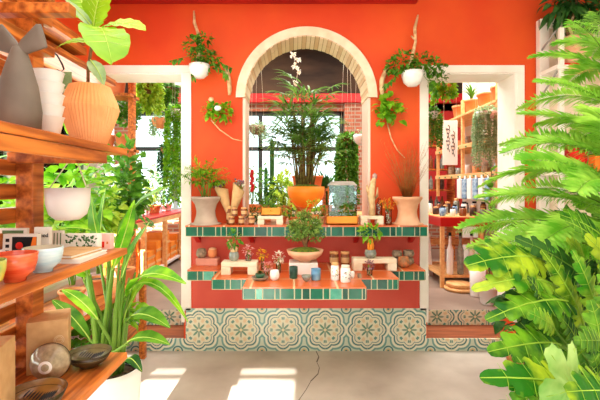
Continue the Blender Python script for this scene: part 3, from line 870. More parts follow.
for k in range(30):
    a = k * 2.4; q = .006 + .001 * k; f.leaf((0, 0, .045), (q * math.cos(a), q * math.sin(a), .045 + .03 - q * .5), .013, n=2, shape='ovate')
f.build('foliage', 'lfdark', t)
cup('white_cup', X(274.5, 2.93), 2.96, LT, .037, .075, 'whiteglaze', 'plain white cup at the front of the centre tier', kind='round')
cup('green_cup', X(293.5, 3.01), 3.03, LT, .032, .088, mat('dark_green_stoneware', (.10, .22, .18), (.22, .36, .28), scale=14, rough=.4), 'dark green ridged cup in front of the white block')
cup('blue_cup', X(316, 2.95), 2.97, LT, .036, .085, mat('blue_stoneware', (.24, .45, .60), (.52, .68, .76), scale=9, rough=.35), 'blue glazed cup with pale rim at the front centre')
cup('glass_dish', X(306.5, 2.90), 2.93, LT, .036, .045, gv, 'low smoky glass dish between the green and blue cups', kind='bowl', cat='dish')
tag(MB().box(-.012, .012, -.02, .02, 0, .03).build('incense_holder', 'stone', None, .003, (X(348, 3.1) + .08, 3.05, LT)), 'small stone block right of the painted jars', 'block')
# bonsai
t = thing('bonsai', (X(305, 3.21), 3.21, LT + .096), 'bushy bonsai in a wide shallow terracotta bowl on the white block', 'bonsai')
MB().lathe([(.05, 0), (.055, .012), (.09, .02), (.135, .055), (.148, .09), (.140, .092), (.125, .07), (.001, .065)], n=40).build('bowl', 'terrapale', t)
MB().lathe([(.13, .075), (.09, .10), (.001, .115)], n=20).build('moss', 'moss', t)
m = MB()
for (dx, dy, dz) in ((-.11, 0, .17), (.12, .01, .18), (0, .04, .26), (-.05, -.05, .20), (.06, -.05, .23), (.02, 0, .30)):
    e = V((dx, dy, .10 + dz * .9)); m.tube([(0.01, 0, .09), (0.0 + dx * .15, dy * .2, .16), e * .72 + V((0, 0, .05)), e], [.012, .010, .006, .003], 7)
m.build('trunk', 'bark', t)
f = MB()
for (cx, cy, cz, rr) in ((-.08, 0, .22, .075), (.085, 0, .22, .075), (0, .02, .30, .09), (-.03, -.05, .25, .07), (.05, -.05, .27, .07), (.0, 0, .36, .06), (-.09, -.02, .29, .05), (.09, 0, .31, .05)):
    bush(f, (cx, cy, cz), rr * 1.05, rr * .8, rr * .8, 260, .024, .015, inner=.3, nseg=2)
for v in range(0): pass
f.build('foliage', mat('bonsai_leaf', (.22, .42, .10), (.62, .74, .34), scale=30, transl=.25), t)
# jars
for i, (px, w) in enumerate(((334, 'left'), (345, 'right'))):
    candle_jar(px, 3.5, LT, 'tall amber jar with wooden lid at the back, %s one of the pair' % w, .038, .125, 'tall amber jars right of the bonsai')
def painted(px, y, r, h, label, motif):
    t = thing('painted_jar', (X(px, y), y, LT), label, 'jar')
    MB().lathe([(r * .95, 0), (r, .006), (r, h * .78), (r * .8, h * .84), (r * .8, h * .88)], n=24).build('jar_body', 'whiteglaze', t)
    MB().lathe([(r * .85, h * .86), (r * .87, h * .97), (r * .3, h), (.001, h)], n=20).build('lid', motif[0], t)
    f = MB()
    for k in range(14):
        a = R.uniform(PI + .3, 2 * PI - .3); z = R.uniform(.02, h * .7)
        p = V((math.cos(a) * (r + .001), math.sin(a) * (r + .001), z)); d = V((-math.sin(a), math.cos(a), R.uniform(-1, 1))).normalized()
        f.leaf(p, p + d * .014, .008, n=2, shape='ovate', mi=k % 2, up=(math.cos(a), math.sin(a), 0), arch=0)
    f.build('painted_motif', motif[1:], t)
painted(335, 2.97, .031, .13, 'white jar with yellow painted leaves, left of the pair at the front', ('wood2', 'petal_y', 'sage'))
painted(345.5, 2.91, .036, .125, 'fat white jar with pink and green painted flowers, right of the pair at the front', ('petal_w', 'petal_m', 'sage'))
cup('lamp_bulb', X(353, 3.0), 3.03, LT, .018, .05, 'whiteglaze', 'tiny white round pot beside the painted jars', kind='round', cat='pot').name = 'white_pot'
posy(369.5, 3.13, LT, .055, .022, 'petal_m', 'little jar of mauve flowers in front of the right cream stand', .026, 50)
GS = 'stoneware cups at the right end of the lower shelf'
for (px, y, z, r, l) in ((396.5, 3.53, 0, .048, 'round stoneware cup at the bottom left of the right-hand stack'), (397, 3.53, .064, .046, 'brown stoneware cup topmost on the left of the right-hand stack'),
                         (408.5, 3.55, 0, .048, 'stoneware cup behind the patterned bowl, at the bottom'), (408.5, 3.55, .066, .050, 'wide green-brown cup on top at the far right end')):
    cup('stoneware_cup', X(px, y), y, LT + z, r, .064, 'stone', l, GS, kind='round')
cup('patterned_bowl', X(404, 3.42), 3.43, LT, .052, .09, mat('orange_speckled_glaze', (.50, .42, .30), (.86, .52, .32), scale=35, rough=.4), 'round brown and orange patterned bowl in front of the cup stack', kind='round', cat='bowl')
# ---------------------------------------------------------------- hung on the red wall
def wall_pot(px, py_rim, r, h, label, seed_leaves, spread, sprigs, topx, topy, dtop):
    c = W(px, py_rim, 3.50); c.z -= h
    t = thing('hanging_planter', c, label, 'hanging plant')
    pot(t, r, h, 'whiteglaze', 'hang')
    m = MB()   # twisted driftwood hanger
    tp = W(topx, topy, 3.62) - c; bt = V((0, .03, h + .12))
    m.tube([bt + V((-.02, 0, -.08)), bt, bt.lerp(tp, .4) + V((.012, 0, 0)), bt.lerp(tp, .7) + V((-.012, 0, 0)), tp], [.016, .018, .013, .015, .008], 7)
    m.tube([bt.lerp(tp, .45), bt.lerp(tp, .45) + V((dtop, 0, .03))], [.009, .006], 6)
    m.tube([bt.lerp(tp, .1), V((.04, 0, h + .02))], [.007, .005], 6); m.tube([bt.lerp(tp, .1), V((-.04, 0, h + .02))], [.007, .005], 6)
    m.build('driftwood_hanger', 'drift', t)
    f = MB()
    for (dx, dz, rr, n) in spread: bush(f, (dx, -.01, h + dz), rr, rr * .6, rr * .8, n, .05, .028, 'ovate', droop=.25)
    for (dx, dz) in sprigs:
        e = V((dx, -.03, h + dz)); b = V((0, 0, h)); pts = [b, b.lerp(e, .4) + V((0, 0, .06)), e]
        f.tube(pts, .002, 4, 1)
        for i in range(14):
            q = .3 + .7 * i / 14; p = pts[1].lerp(pts[2], q); f.leaf(p, p + rv(.03) + V((0, 0, -.035)), .026, n=3, shape='ovate', up=rv(1) + V((0, -.5, .5)))
    f.build('foliage', ['lfmid', 'stem'], t)
    return t
wall_pot(199.5, 65, .09, .12, 'white hanging pot with leafy vine on the red wall, left of the arch', None,
         [(0, .08, .10, 110), (-.04, .17, .09, 90), (.10, .05, .09, 70), (.04, .22, .07, 50), (.05, .0, .08, 40)], [(.26, -.10), (-.24, .03), (.30, -.04), (-.05, -.12)], 194, 11, -.01)
wall_pot(412.5, 72, .095, .13, 'white hanging pot with leafy vine on the red wall, right of the arch', None,
         [(-.08, .10, .11, 120), (.08, .09, .10, 100), (-.16, .05, .08, 60), (.18, .04, .09, 80), (.22, -.06, .08, 60)], [(-.26, -.14), (.24, -.24), (.30, .06), (-.14, -.02)], 418, 15, -.03)
def wallwood(px0, py0, px1, py1, r, label, bow):
    a, b = W(px0, py0, 3.64), W(px1, py1, 3.64); t = a.copy()
    o = MB().tube([a - t, (a + b) / 2 - t + V((bow, 0, 0)), (a * .2 + b * .8) - t + V((bow * .6, 0, 0)), b - t], [r, r * 1.1, r * 1.05, r * .8], 8).build('driftwood', 'drift', None, 0, t)
    tag(o, label, 'driftwood')
wallwood(226, 66, 229.5, 95, .018, 'short upright driftwood stick on the wall left of the arch', .012)
wallwood(387.5, 66, 382.5, 95, .020, 'curved driftwood stick on the wall right of the arch', -.03)
def mount(px, py, label, spots, twig):
    c = W(px, py, 3.62); t = thing('mounted_plant', c, label, 'wall plant')
    f = MB()
    for (dx, dz, rr, n, L, w) in spots: bush(f, (dx, -.03, dz), rr, rr * .5, rr, n, L, w, 'ovate', inner=.2)
    f.build('foliage', ['lf', 'stem'], t)
    p = [W(a, b, 3.62) - c for a, b in twig]; MB().tube(p, [.006, .006, .005, .004][:len(p)], 6).build('twig', 'drift', t)
    return t
t = mount(217, 113, 'leafy wall-mounted plant with a white shell and a long twig, left of the arch', [(-.05, .02, .07, 60, .06, .035), (.06, -.01, .08, 60, .06, .035), (.1, .05, .04, 20, .05, .03)], [(211, 120), (220, 130), (233, 139), (242, 141)])
MB().ball((.02, -.07, .03), .036, 8, 0, (1, .6, .7), .2).build('shell', 'whiteglaze', t)
MB().ball((-.04, -.06, .11), .025, 8, 0, (1, .6, .9), .2).build('wooden_knot', 'drift', t)
t = mount(387, 113, 'bright wall-mounted plant with big round leaves and a bent stem, right of the arch', [(-.03, .05, .08, 26, .09, .07), (.05, -.02, .09, 26, .09, .07), (0, .12, .06, 12, .08, .06), (-.05, -.06, .06, 14, .07, .06)], [(387, 122), (391, 138), (397, 150), (405, 158)])

# ---------------------------------------------------------------- left display rack
rk = thing('display_rack', (-.87, .8, 0), 'tall slatted orange-wood shelving rack at the left edge, nearest the camera', 'shelving')
def lb(name, x0, x1, y0, y1, z0, z1, m='wood', bev=.003): return MB().box(x0 + .87, x1 + .87, y0 - .8, y1 - .8, z0, z1).build(name, m, rk, bev)
def rshelf(z, th=.022): lb('shelf_board', -.87, -.57, .2, 1.37, z - th, z)
rshelf(1.63); rshelf(1.292); rshelf(.935)
lb('apron', -.585, -.572, .2, 1.226, 1.572, 1.606)
lb('apron', -.87, -.585, 1.21, 1.226, 1.572, 1.606)
lb('post', -.868, -.812, 1.245, 1.30, 0, 2.6); lb('post', -.868, -.812, .25, .305, 0, 2.6)
lb('corner_block', -.812, -.79, 1.235, 1.31, 2.02, 2.09)
z = .5; k = 0
while z < 2.5:
    if not any(abs(z + .025 - q) < .03 for q in (1.62, 1.28, .925)): lb('slat', -.898, -.868, .2, 1.30, z, z + .048)
    z += .074
for z in (1.98, 2.10): lb('cross_rail', -.868, -.62, 1.10, 1.14, z, z + .03)
for z in (1.90, 2.06): lb('front_rail', -.80, -.74, .2, 1.24, z, z + .03)
r2 = thing('wall_ledge', (-1.5, 2.6, 2.3), 'stepped orange-wood ledges high on the left wall behind the near rack', 'shelf')
for (y1, z, x0) in ((2.35, 2.50, -1.5), (2.50, 2.40, -1.5), (3.3, 2.33, -1.62), (2.8, 2.42, -1.60), (2.2, 2.62, -1.5), (2.9, 2.52, -1.66)):
    MB().box(-1.72 + 1.5, x0 + .15 + 1.5, 1.6 - 2.6, y1 - 2.6, z - 2.3, z - 2.3 + .05).build('ledge_board', 'wood', r2, .004)

# vase, cups, fig
t = thing('tail_vase', (X(19, .95), .95, 1.631), 'grey-brown clay vase whose mouth splits into two flukes, on the top shelf', 'vase')
m = MB(); m.lathe([(.036, 0), (.046, .01), (.048, .05), (.040, .11), (.028, .155), (.019, .185), (.014, .20), (.001, .205)], n=28)
m.build('body', 'grey', t)
m = MB()
for s in (-1, 1):
    secs = [(0, .185, .016, .012), (.013, .202, .018, .012), (.030, .214, .024, .009), (.048, .226, .030, .006), (.060, .228, .028, .003)]
    n = 12; vs = []
    for (dx, z, wz, wy) in secs:
        for k in range(n):
            a = 2 * PI * k / n; vs.append((s * (dx + .35 * wz * math.cos(a) * -.8), wy * math.sin(a), z + wz * math.cos(a)))
    fs = [(j * n + k, j * n + (k + 1) % n, (j + 1) * n + (k + 1) % n, (j + 1) * n + k) for j in range(4) for k in range(n)] + [tuple(range(4 * n, 5 * n)), tuple(range(n))]
    m.add(vs, fs, 0, True)
m.build('fluke', 'grey', t)
GC = 'nested white cups on the top shelf'
for i in range(5):
    z = 1.631 + i * .030
    o = MB().lathe([(.026, 0), (.028, .003), (.040, .055), (.0415, .056), (.038, .055), (.026, .006), (.001, .006)], n=28).build('white_cup', 'whiteglaze', None, 0, (X(47.5, 1.07), 1.07, z))
    tag(o, ('white cup at the bottom of the nested stack beside the grey vase', 'white cup second from the bottom of the nested stack', 'middle white cup of the nested stack of five', 'white cup second from the top of the nested stack', 'topmost white cup of the nested stack beside the terracotta pot')[i], 'cup', GC)
M_['vein0'] = mat('light_leaf_vein', (.78, .88, .42), rough=.5)
t = thing('fiddle_leaf_fig', (X(90, 1.29), 1.29, 1.631), 'fiddle leaf fig with huge light green leaves in a ribbed terracotta pot, top shelf', 'potted plant')
MB().lathe([(.046, 0), (.050, .006), (.068, .055), (.086, .110), (.088, .122), (.084, .138), (.066, .182), (.062, .192), (.056, .192), (.052, .17), (.001, .17)], n=96, ribs=1, rib=-.028, smooth=False).build('ribbed_pot', 'terrapale' if 0 else mat('peach_clay', (.92, .62, .38), (.95, .70, .48), scale=7, rough=.7), t)
o = W(90, 187, 1.29); o.z = 1.631
def FW(px, py, dy=0): return W(px, py, 1.29 + dy) - o
MB().tube([FW(88, 95), FW(88, 70), FW(91, 50), FW(95, 31), FW(97, 5)], [.006, .005, .005, .004, .003], 7).build('stem', 'bark', t)
for (a, b, w, ar_, up_, mi) in (((95, 31, 0), (112, 64, -.2), .15, .14, (.1, -.3, 1), 'fiddle'), ((96, 32, 0), (146, 30, -.05), .085, .12, (0, -.8, 1), 'fiddle'), ((94, 30, 0), (104, -14, -.04), .14, .05, (-.2, -1, .3), 'fiddle'),
                          ((90, 42, 0), (57, 48, .0), .045, .1, (0, -.8, 1), 'fiddle'), ((90, 60, 0), (104, 86, 0), .05, .1, (1, -1, .3), 'lfpale'), ((93, 28, 0), (64, -2, -.05), .03, .05, (.3, -1, .5), 'lfpale'),
                          ((96, 28, 0), (78, -5, .06), .11, .1, (0, -.9, .5), 'fiddle')):
    m = MB().leaf(FW(*a), FW(*b), w, arch=ar_, n=16, shape='round' if w > .06 else 'ovate', fold=.14, up=up_, wav=.10)
    midrib(m, FW(*a), FW(*b), ar_, up_, .0018, 1, 7 if w > .06 else 0, w)
    m.build('leaf', [mi, 'vein0'], t)
MB().tube([V((-.72, 1.40, 1.965)), V((-.715, 1.40, 1.93)), V((-.70, 1.40, 1.905)), V((-.703, 1.40, 1.885)), V((-.722, 1.40, 1.885))], .003, 6)
t = thing('metal_hook', W(57, 55, 1.32), 'black metal S-hook with a small green tag, above the white cups', 'hook')
oo = W(57, 55, 1.32)
MB().tube([W(45, 52, 1.28) - oo, W(50, 50, 1.3) - oo, V((0, 0, 0)), W(62, 64, 1.32) - oo, W(64, 69, 1.32) - oo, W(61, 72, 1.32) - oo, W(57, 70, 1.32) - oo], .003, 7).build('hook', 'black', t)
c = W(61, 72, 1.32) - oo
m = MB(); m.box(c.x - .003, c.x + .035, -.002, .002, c.z - .055, c.z); m.build('paper_tag', 'lfpale', t)

# middle shelf
MZ = 1.2925
def bowl(name, x, y, z, r, h, m, label, inner=None, foot=.5):
    t = thing(name, (x, y, z), label, 'bowl')
    MB().lathe([(r * foot * .95, 0), (r * foot, h * .12), (r * .86, h * .35), (r * .98, h * .7), (r, h), (r * .95, h)], n=36, cap=False).build('bowl', m, t)
    MB().lathe([(r * .95, h), (r * .92, h * .7), (r * .75, h * .35), (.001, h * .25)], n=36, cap=False).build('inner_glaze', inner or m, t)
    return t
bowl('glazed_bowl', -.617, .984, MZ, .044, .060, mat('pale_blue_glaze', (.62, .76, .82), (.80, .87, .88), scale=10, stretch=(1, 1, 6), rough=.25, coat=.5), 'pale blue glazed bowl, rightmost of the bowls on the middle shelf', mat('cream_glaze', (.80, .76, .66), rough=.4))
bowl('glazed_bowl', -.617, .885, MZ, .044, .062, mat('orange_red_glaze', (.78, .24, .12), (.92, .44, .26), scale=9, stretch=(1, 1, 6), rough=.25, coat=.5), 'orange-red glazed bowl between the blue and the yellow bowls')
bowl('glazed_bowl', -.617, .785, MZ, .044, .062, mat('yellow_green_glaze', (.88, .76, .22), (.42, .66, .42), scale=14, rough=.25, coat=.5), 'yellow and green glazed bowl cut off by the left edge')
def card(name, px0, px1, y, z, h, label, m='paper', d=.012, rz=0, tilt=-.05, cat='card'):
    x0, x1 = X(px0, y), X(px1, y); t = thing(name, ((x0 + x1) / 2, y, z), label, cat); t.rotation_euler = (tilt, 0, rz)
    w = (x1 - x0) / 2
    MB().box(-w, w, 0, d, 0, h).build('card_body', m, t, .001); return t, w
def plate(t, x0, x1, z0, z1, m, name='print', y=-.0006):
    return MB().box(x0, x1, y, .0002, z0, z1).build(name, m, t.children[0])
t, w = card('seed_packet', -2, 26, 1.19, MZ, .085, 'white packet with a faint photo print, behind the black-fronted packet')
plate(t, -w + .01, w - .01, .055, .078, 'sage')
t, w = card('seed_packet', 2, 36, 1.10, MZ, .078, 'packet with black front, red disc and orange stripe on the middle shelf', d=.02)
plate(t, -w + .026, w, .003, .07, 'ink'); m = MB(); m.lathe([(.010, 0), (.010, .0016), (.001, .0017)], n=24, M=Matrix.Translation((.0, -.0008, .046)) @ Matrix.Rotation(PI / 2, 4, 'X')); m.build('red_disc', 'redink', t)
m = MB(); m.add([(w - .024, -.0012, .003), (w, -.0012, .003), (w, -.0012, .07), (w - .010, -.0012, .07)], [(0, 1, 2, 3)]); m.build('orange_stripe', 'orangeink', t)
for k in range(4): plate(t, -w + .008, -w + .018, .008 + k * .016, .017 + k * .016, 'ink', 'printed_mark')
t, w = card('seed_packet', 33, 49, 1.15, MZ, .092, 'tall white packet headed Seed, between the black-fronted one and the blue bowl')
text_part('Seed', .016, t, 'ink', (.004, -.001, .068), (PI / 2, 0, 0), 'lettering')
for k in range(4): plate(t, -w + .006, w - .008, .012 + k * .009, .0135 + k * .009, 'sage', 'printed_line')
t, w = card('seed_packet', 49, 62, 1.24, MZ, .072, 'small grey striped packet behind the blue bowl')
for k in range(4): plate(t, -w + .003 + k * .01, -w + .006 + k * .01, .01, .065, 'sage', 'printed_stripe')
t, w = card('leaf_print_box', 62, 97, 1.24, MZ, .062, 'pale box printed with green leaves behind the notebooks', d=.03, cat='box')
f = MB()
for k in range(70):
    p = V((R.uniform(-w + .006, w - .006), -.001, R.uniform(.006, .056))); d = V((R.uniform(-1, 1), 0, R.uniform(-1, 1))).normalized() * .011
    f.leaf(p, p + d, .006, n=2, arch=0, shape='ovate', up=(0, -1, 0), mi=k % 2)
f.build('leaf_print', ['lfdark', 'sage'], t)
t, w = card('pink_box', 96, 110, 1.33, MZ, .052, 'small pink box with tiny doorway print at the end of the middle shelf', 'pink', d=.03, cat='box')
plate(t, -.004, .004, .006, .026, 'redink', 'printed_door'); plate(t, -.017, -.011, .018, .026, 'terra', 'printed_window'); plate(t, .011, .017, .018, .026, 'terra', 'printed_window')
for i, (z, m1, l) in enumerate(((0, 'paper', 'white notebook lying at the bottom of the pair beside the blue bowl'), (.0125, 'kraft', 'tan notebook lying on top of the white one'))):
    t = thing('notebook', (-.64, 1.165, MZ + z), l, 'notebook', rz=(.03, -.06)[i])
    MB().box(-.06 + .005 * i, .058 - .012 * i, -.085, .085 - .02 * i, 0, .0035).build('cover', m1, t); MB().box(-.058 + .005 * i, .056 - .012 * i, -.083, .083 - .02 * i, .0035, .0085).build('pages', 'paper', t)
    MB().box(-.06 + .005 * i, .058 - .012 * i, -.085, .085 - .02 * i, .0085, .012).build('cover', m1, t)
# hanging white planter under the top shelf
t = thing('hanging_planter', (X(68, 1.29) , 1.29, 1.392), 'smooth white planter hanging by a cord below the top shelf of the near rack', 'hanging plant')
MB().lathe([(.004, 0), (.035, .003), (.055, .02), (.064, .055), (.066, .105), (.062, .105), (.058, .08), (.001, .08)], n=36).build('pot', 'whiteglaze', t)
MB().tube([(.062, 0, .10), (.02, 0, .215)], .002, 5).build('cord', 'rope', t); MB().tube([(-.062, 0, .10), (.02, 0, .215)], .002, 5).build('cord', 'rope', t)
f = MB()
for (b, e, w) in (((.02, 0, .02), (-.11, -.05, -.03), .03), ):
    pass
# bottom shelf
BZ = .9355
def kbox(x, y, w, d, h, rz, label, logo):
    t = thing('kraft_box', (x, y, BZ), label, 'box', rz=rz)
    MB().box(-w / 2, w / 2, -d / 2, d / 2, 0, h).build('box_body', 'kraft', t, .002)
    MB().box(-w / 2 + .03 * 0, -w / 2 + .0008, -d / 2 + .01, d / 2 - .01, .01, h).build('flap', 'kraft', t)
    m = MB(); n = 28; (lx, lz, lr) = logo
    for rr in (lr, lr * .72):
        vs = []
        for k in range(n):
            a = 2 * PI * k / n
            for q in (rr, rr - .0012): vs.append((lx + q * math.cos(a), -d / 2 - .0006, lz + q * math.sin(a)))
        m.add(vs, [(2 * k, 2 * k + 1, (2 * k + 3) % (2 * n), (2 * k + 2) % (2 * n)) for k in range(n)])
    for k in range(5): m.add([(lx - .4 * lr + k * .2 * lr, -d / 2 - .0006, lz - lr * .1), (lx - .3 * lr + k * .2 * lr, -d / 2 - .0006, lz - lr * .1), (lx - .35 * lr + k * .2 * lr, -d / 2 - .0006, lz + lr * .4)], [(0, 1, 2)])
    m.build('printed_emblem', mat('pale_print', (.90, .82, .68), rough=.8), t)
kbox(-.775, 1.27, .11, .12, .158, .45, 'brown kraft box with a round printed emblem, standing behind the leaning bowl', (.03, .095, .014))
kbox(-.735, .93, .12, .09, .20, .25, 'brown kraft box with a round emblem at the left edge of the bottom shelf', (.035, .11, .024))
sp = mat('grey_speckled_glaze', (.55, .49, .38), (.72, .66, .54), scale=40, rough=.3, coat=.5)
br = mat('dark_olive_glaze', (.12, .09, .05), (.26, .20, .10), scale=12, rough=.3, coat=.25)
t = thing('leaning_bowl', (-.705, 1.145, BZ + .0555), 'grey patterned bowl tipped on its side, showing its foot ring', 'bowl')
t.rotation_euler = (math.radians(-92), 0, math.radians(14)); t.scale = (.84, .84, .84)
MB().lathe([(.022, .0), (.024, .006), (.045, .018), (.060, .040), (.064, .052), (.061, .052), (.05, .03), (.001, .012)], n=40, M=Matrix.Translation((0, 0, -.026)) ).build('bowl', sp, t)
MB().lathe([(.0215, .0005), (.021, -.0008), (.001, -.0008)], n=30, M=Matrix.Translation((0, 0, -.026))).build('foot_ring', 'whiteglaze', t)
MB().lathe([(.0125, -.0009), (.012, -.002), (.001, -.002)], n=24, M=Matrix.Translation((0, 0, -.026))).build('maker_mark', sp, t)
MB().lathe([(.062, .051), (.065, .053), (.065, .056), (.061, .055)], n=40, cap=False, M=Matrix.Translation((0, 0, -.026))).build('rim', br, t)
def dbowl(x, y, r, h, label, fins):
    t = thing('dark_bowl', (x, y, BZ), label, 'bowl')
    MB().lathe([(r * .4, 0), (r * .42, h * .1), (r * .8, h * .45), (r, h), (r * .97, h)], n=40, cap=False).build('bowl', br, t)
    MB().lathe([(r * .97, h), (r * .9, h * .72), (r * .6, h * .4), (.001, h * .3)], n=40, cap=False).build('inner_glaze', mat('amber_brown_glaze', (.42, .26, .09), (.64, .46, .22), scale=8, rough=.3, coat=.2) if fins else mat('mottled_green_glaze', (.34, .31, .18), (.62, .58, .40), scale=8, rough=.3, coat=.2), t)
    m = MB()
    for k in range(11):
        a = -.3 + k * .34 if fins else 0
        x0 = (-.5 + k / 10) * r * 1.0
        m.leaf((x0, r * .05 - .1 * abs(x0), h * .42 + abs(x0) * .35), (x0 + .004, r * .5 - .2 * abs(x0), h * .62 + abs(x0) * .3), r * .09, n=3, arch=0, shape='lance')
    m.build('painted_strokes', 'black', t)
dbowl(-.646, 1.262, .066, .045, 'dark oval-looking glazed bowl at the far end of the bottom shelf', False)
dbowl(-.645, 1.0, .070, .055, 'amber-brown bowl with dark comb strokes at the front of the bottom shelf', True)
cup('white_cup', -.64, .86, BZ, .035, .05, 'whiteglaze', 'small white cup at the bottom left corner of the bottom shelf')

# ---------------------------------------------------------------- bird of paradise
t = thing('bird_of_paradise', (X(110, 1.8), 1.8, 0), 'large strap-leaved plant in a tall white planter beside the near rack', 'potted plant')
o = V((X(110, 1.8), 1.8, 0))
MB().lathe([(.105, 0), (.11, .01), (.132, .66), (.135, .69), (.125, .69), (.12, .64), (.001, .64)], n=40).build('planter', 'whiteglaze', t)
MB().lathe([(.118, .655), (.112, .672), (.118, .685), (.122, .68), (.122, .655)], n=30, cap=False).build('inner_pot', 'black', t)
MB().lathe([(.112, .655), (.06, .668), (.001, .67)], n=24).build('soil', 'soil', t)
pet = MB()
def bop(pb, pe, tip, w, arch, mi='lfmid', up_=(0, -.4, 1), dy=0, wav=.08):
    """petiole from the crown to pe, blade pe->tip (pixel hints for direction only, real depths)"""
    b = V((R.uniform(-.05, .05), R.uniform(-.04, .04), .66)); e = W(pe[0], pe[1], 1.8 + pe[2]) - o; q = W(tip[0], tip[1], 1.8 + tip[2]) - o
    pet.tube([b, b.lerp(e, .5) + V((0, 0, .03)), e, e.lerp(q, .1)], [.011, .008, .006, .004], 6)
    m = MB().leaf(e, q, w, arch=arch, n=12, shape='lance', fold=.3, up=up_, wav=wav); midrib(m, e, q, arch, up_, .003); m.build('leaf', [mi, 'vein0'], t)
bop(0, (117, 236, 0), (172, 186, -.1), .085, .10); bop(0, (128, 300, 0), (186, 284, -.2), .10, .22, 'lf'); bop(0, (110, 236, .05), (58, 228, -.1), .06, .06, 'lf', wav=0)
bop(0, (126, 322, 0), (170, 328, -.2), .09, .15); bop(0, (122, 300, 0), (188, 322, -.1), .05, .42, 'lf'); bop(0, (100, 262, .1), (106, 188, .15), .07, .02, 'lfmid', (-1, -1, .2))
bop(0, (90, 275, 0), (66, 262, -.1), .06, .05, 'lf', (1, -1, .2)); bop(0, (120, 290, -.05), (150, 222, 0), .07, .06, 'lfmid', (-1, -.8, .2)); bop(0, (98, 320, -.1), (62, 290, -.05), .06, .12, 'lf')
bop(0, (125, 345, -.1), (170, 345, -.2), .07, .15, 'lfmid'); bop(0, (112, 270, -.1), (134, 200, -.1), .06, .03, 'lf', (1, -.8, .2)); bop(0, (127, 360, -.12), (142, 372, -.22), .05, .2, 'lfdark')
bop(0, (90, 340, .05), (52, 300, .1), .07, .1, 'lfmid'); bop(0, (108, 262, 0), (92, 196, 0), .07, .06, 'lfmid', (-.5, -1, .2)); bop(0, (84, 280, 0), (74, 240, -.08), .05, .03, 'lfdark', (1, -.8, .2)); bop(0, (122, 340, 0), (158, 268, 0), .08, .12, 'lf', (-1, -.8, .4))
for k in range(12):
    a_ = R.uniform(0, 6.28); pet.tube([(.05 * math.cos(a_), .04 * math.sin(a_), .66), (.08 * math.cos(a_), .05 * math.sin(a_), .95), (.13 * math.cos(a_), .07 * math.sin(a_), R.uniform(1.05, 1.3))], [.010, .008, .004], 6)
pet.build('leaf_stalk', 'stem', t)

# ---------------------------------------------------------------- left window bench and its plants
t = thing('window_bench', (-1.5, 2.6, 0), 'wooden bench under the left window, crowded with leafy pots', 'bench')
MB().box(-.23, .2, -1.0, .95, .66, .70).build('bench_top', 'wood', t, .004)
for (a, b) in ((-.2, -.95), (.15, -.95), (-.2, .88), (.15, .88)): MB().box(a, a + .05, b, b + .05, 0, .66).build('leg', 'wood', t, .003)
MB().box(-.2, .17, -.95, .92, .25, .28).build('lower_shelf', 'wood', t, .003)
bp = (('broad bright leaves in a pot at the near end of the window bench', -1.5, 1.85, 'lf', .30, .38, 230, .15, .08), ('lime-yellow leafy plant second along the window bench', -1.52, 2.25, 'lfyel', .27, .33, 230, .12, .07),
      ('tall green leafy plant in the middle of the window bench', -1.47, 2.65, 'lf', .28, .50, 300, .13, .08), ('yellow-green trailing plant second from the far end of the window bench', -1.47, 3.0, 'lfyel', .22, .36, 230, .10, .06), ('deep green tall plant at the far end of the window bench', -1.42, 3.36, 'lfmid', .24, .52, 420, .11, .065))
for (l, x, y, m_, fr, fh, n, L, w) in bp:
    t = thing('leafy_plant', (x, y, .70), l, 'potted plant'); pot(t, .08, .12, 'terra')
    f = MB(); bush(f, (0, 0, .2 + fh), fr * .8, fr, fh, n, L, w, inner=.25, up=-.6); twigs(f, (0, 0, .15), (0, 0, .2 + fh * .8), fr * .6, fr * .6, fh, 12, .004, 1)
    f.build('foliage', [m_, 'stem'], t)
for (l, x, y, z, m_) in (('low bright leafy plant on the shelf under the window bench, far end', -1.46, 3.2, .28, 'lf'), ('low green plant under the window bench behind the tall planter', -1.46, 2.7, .28, 'lfmid'), ('low lime plant under the window bench, near end', -1.46, 2.15, .28, 'lfyel')):
    t = thing('leafy_plant', (x, y, z), l, 'potted plant'); pot(t, .06, .09, 'terra')
    f = MB(); bush(f, (0.02, 0, .2), .22, .22, .12, 130, .11, .05, up=-.3); twigs(f, (0, 0, .07), (0, 0, .18), .15, .15, .1, 8, .003, 1); f.build('foliage', [m_, 'stem'], t)
# ---------------------------------------------------------------- right: white wall unit
t = thing('wall_shelf_unit', (2.21, 3.66, .0), 'white wall unit with shelves at the right edge of the red wall', 'shelving')
def ub(name, x0, x1, y0, y1, z0, z1, m='white', b=.003): return MB().box(x0 - 2.21, x1 - 2.21, y0 - 3.66, y1 - 3.66, z0, z1).build(name, m, t, b)
ub('back_panel', 2.215, 3.3, 3.62, 3.655, .1, 3.01, 'cream'); ub('side_panel', 2.212, 2.30, 3.60, 3.658, .1, 3.012)
ub('top_rail', 2.212, 3.3, 3.59, 3.62, 2.93, 3.012)
ub('post', 2.26, 2.30, 3.40, 3.43, .1, 2.86)
ub('shelf_board', 2.22, 3.3, 3.38, 3.62, 2.50, 2.535); ub('shelf_board', 2.22, 3.3, 3.38, 3.62, 1.60, 1.63); ub('shelf_board', 2.22, 3.3, 3.38, 3.62, 1.15, 1.18); ub('shelf_board', 2.22, 3.3, 3.38, 3.62, .6, .63)
ub('shelf_front', 2.32, 3.3, 3.375, 3.385, 2.45, 2.535, 'wood2')
mg = mat('grey_bracket', (.62, .60, .57), rough=.5)
MB().tube([(.02, -.04, 2.72), (.05, -.23, 2.86)], .009, 6).build('bracket', mg, t); MB().tube([(.02, -.04, 2.3), (.05, -.23, 2.5)], .009, 6).build('bracket', mg, t)
y = 3.48
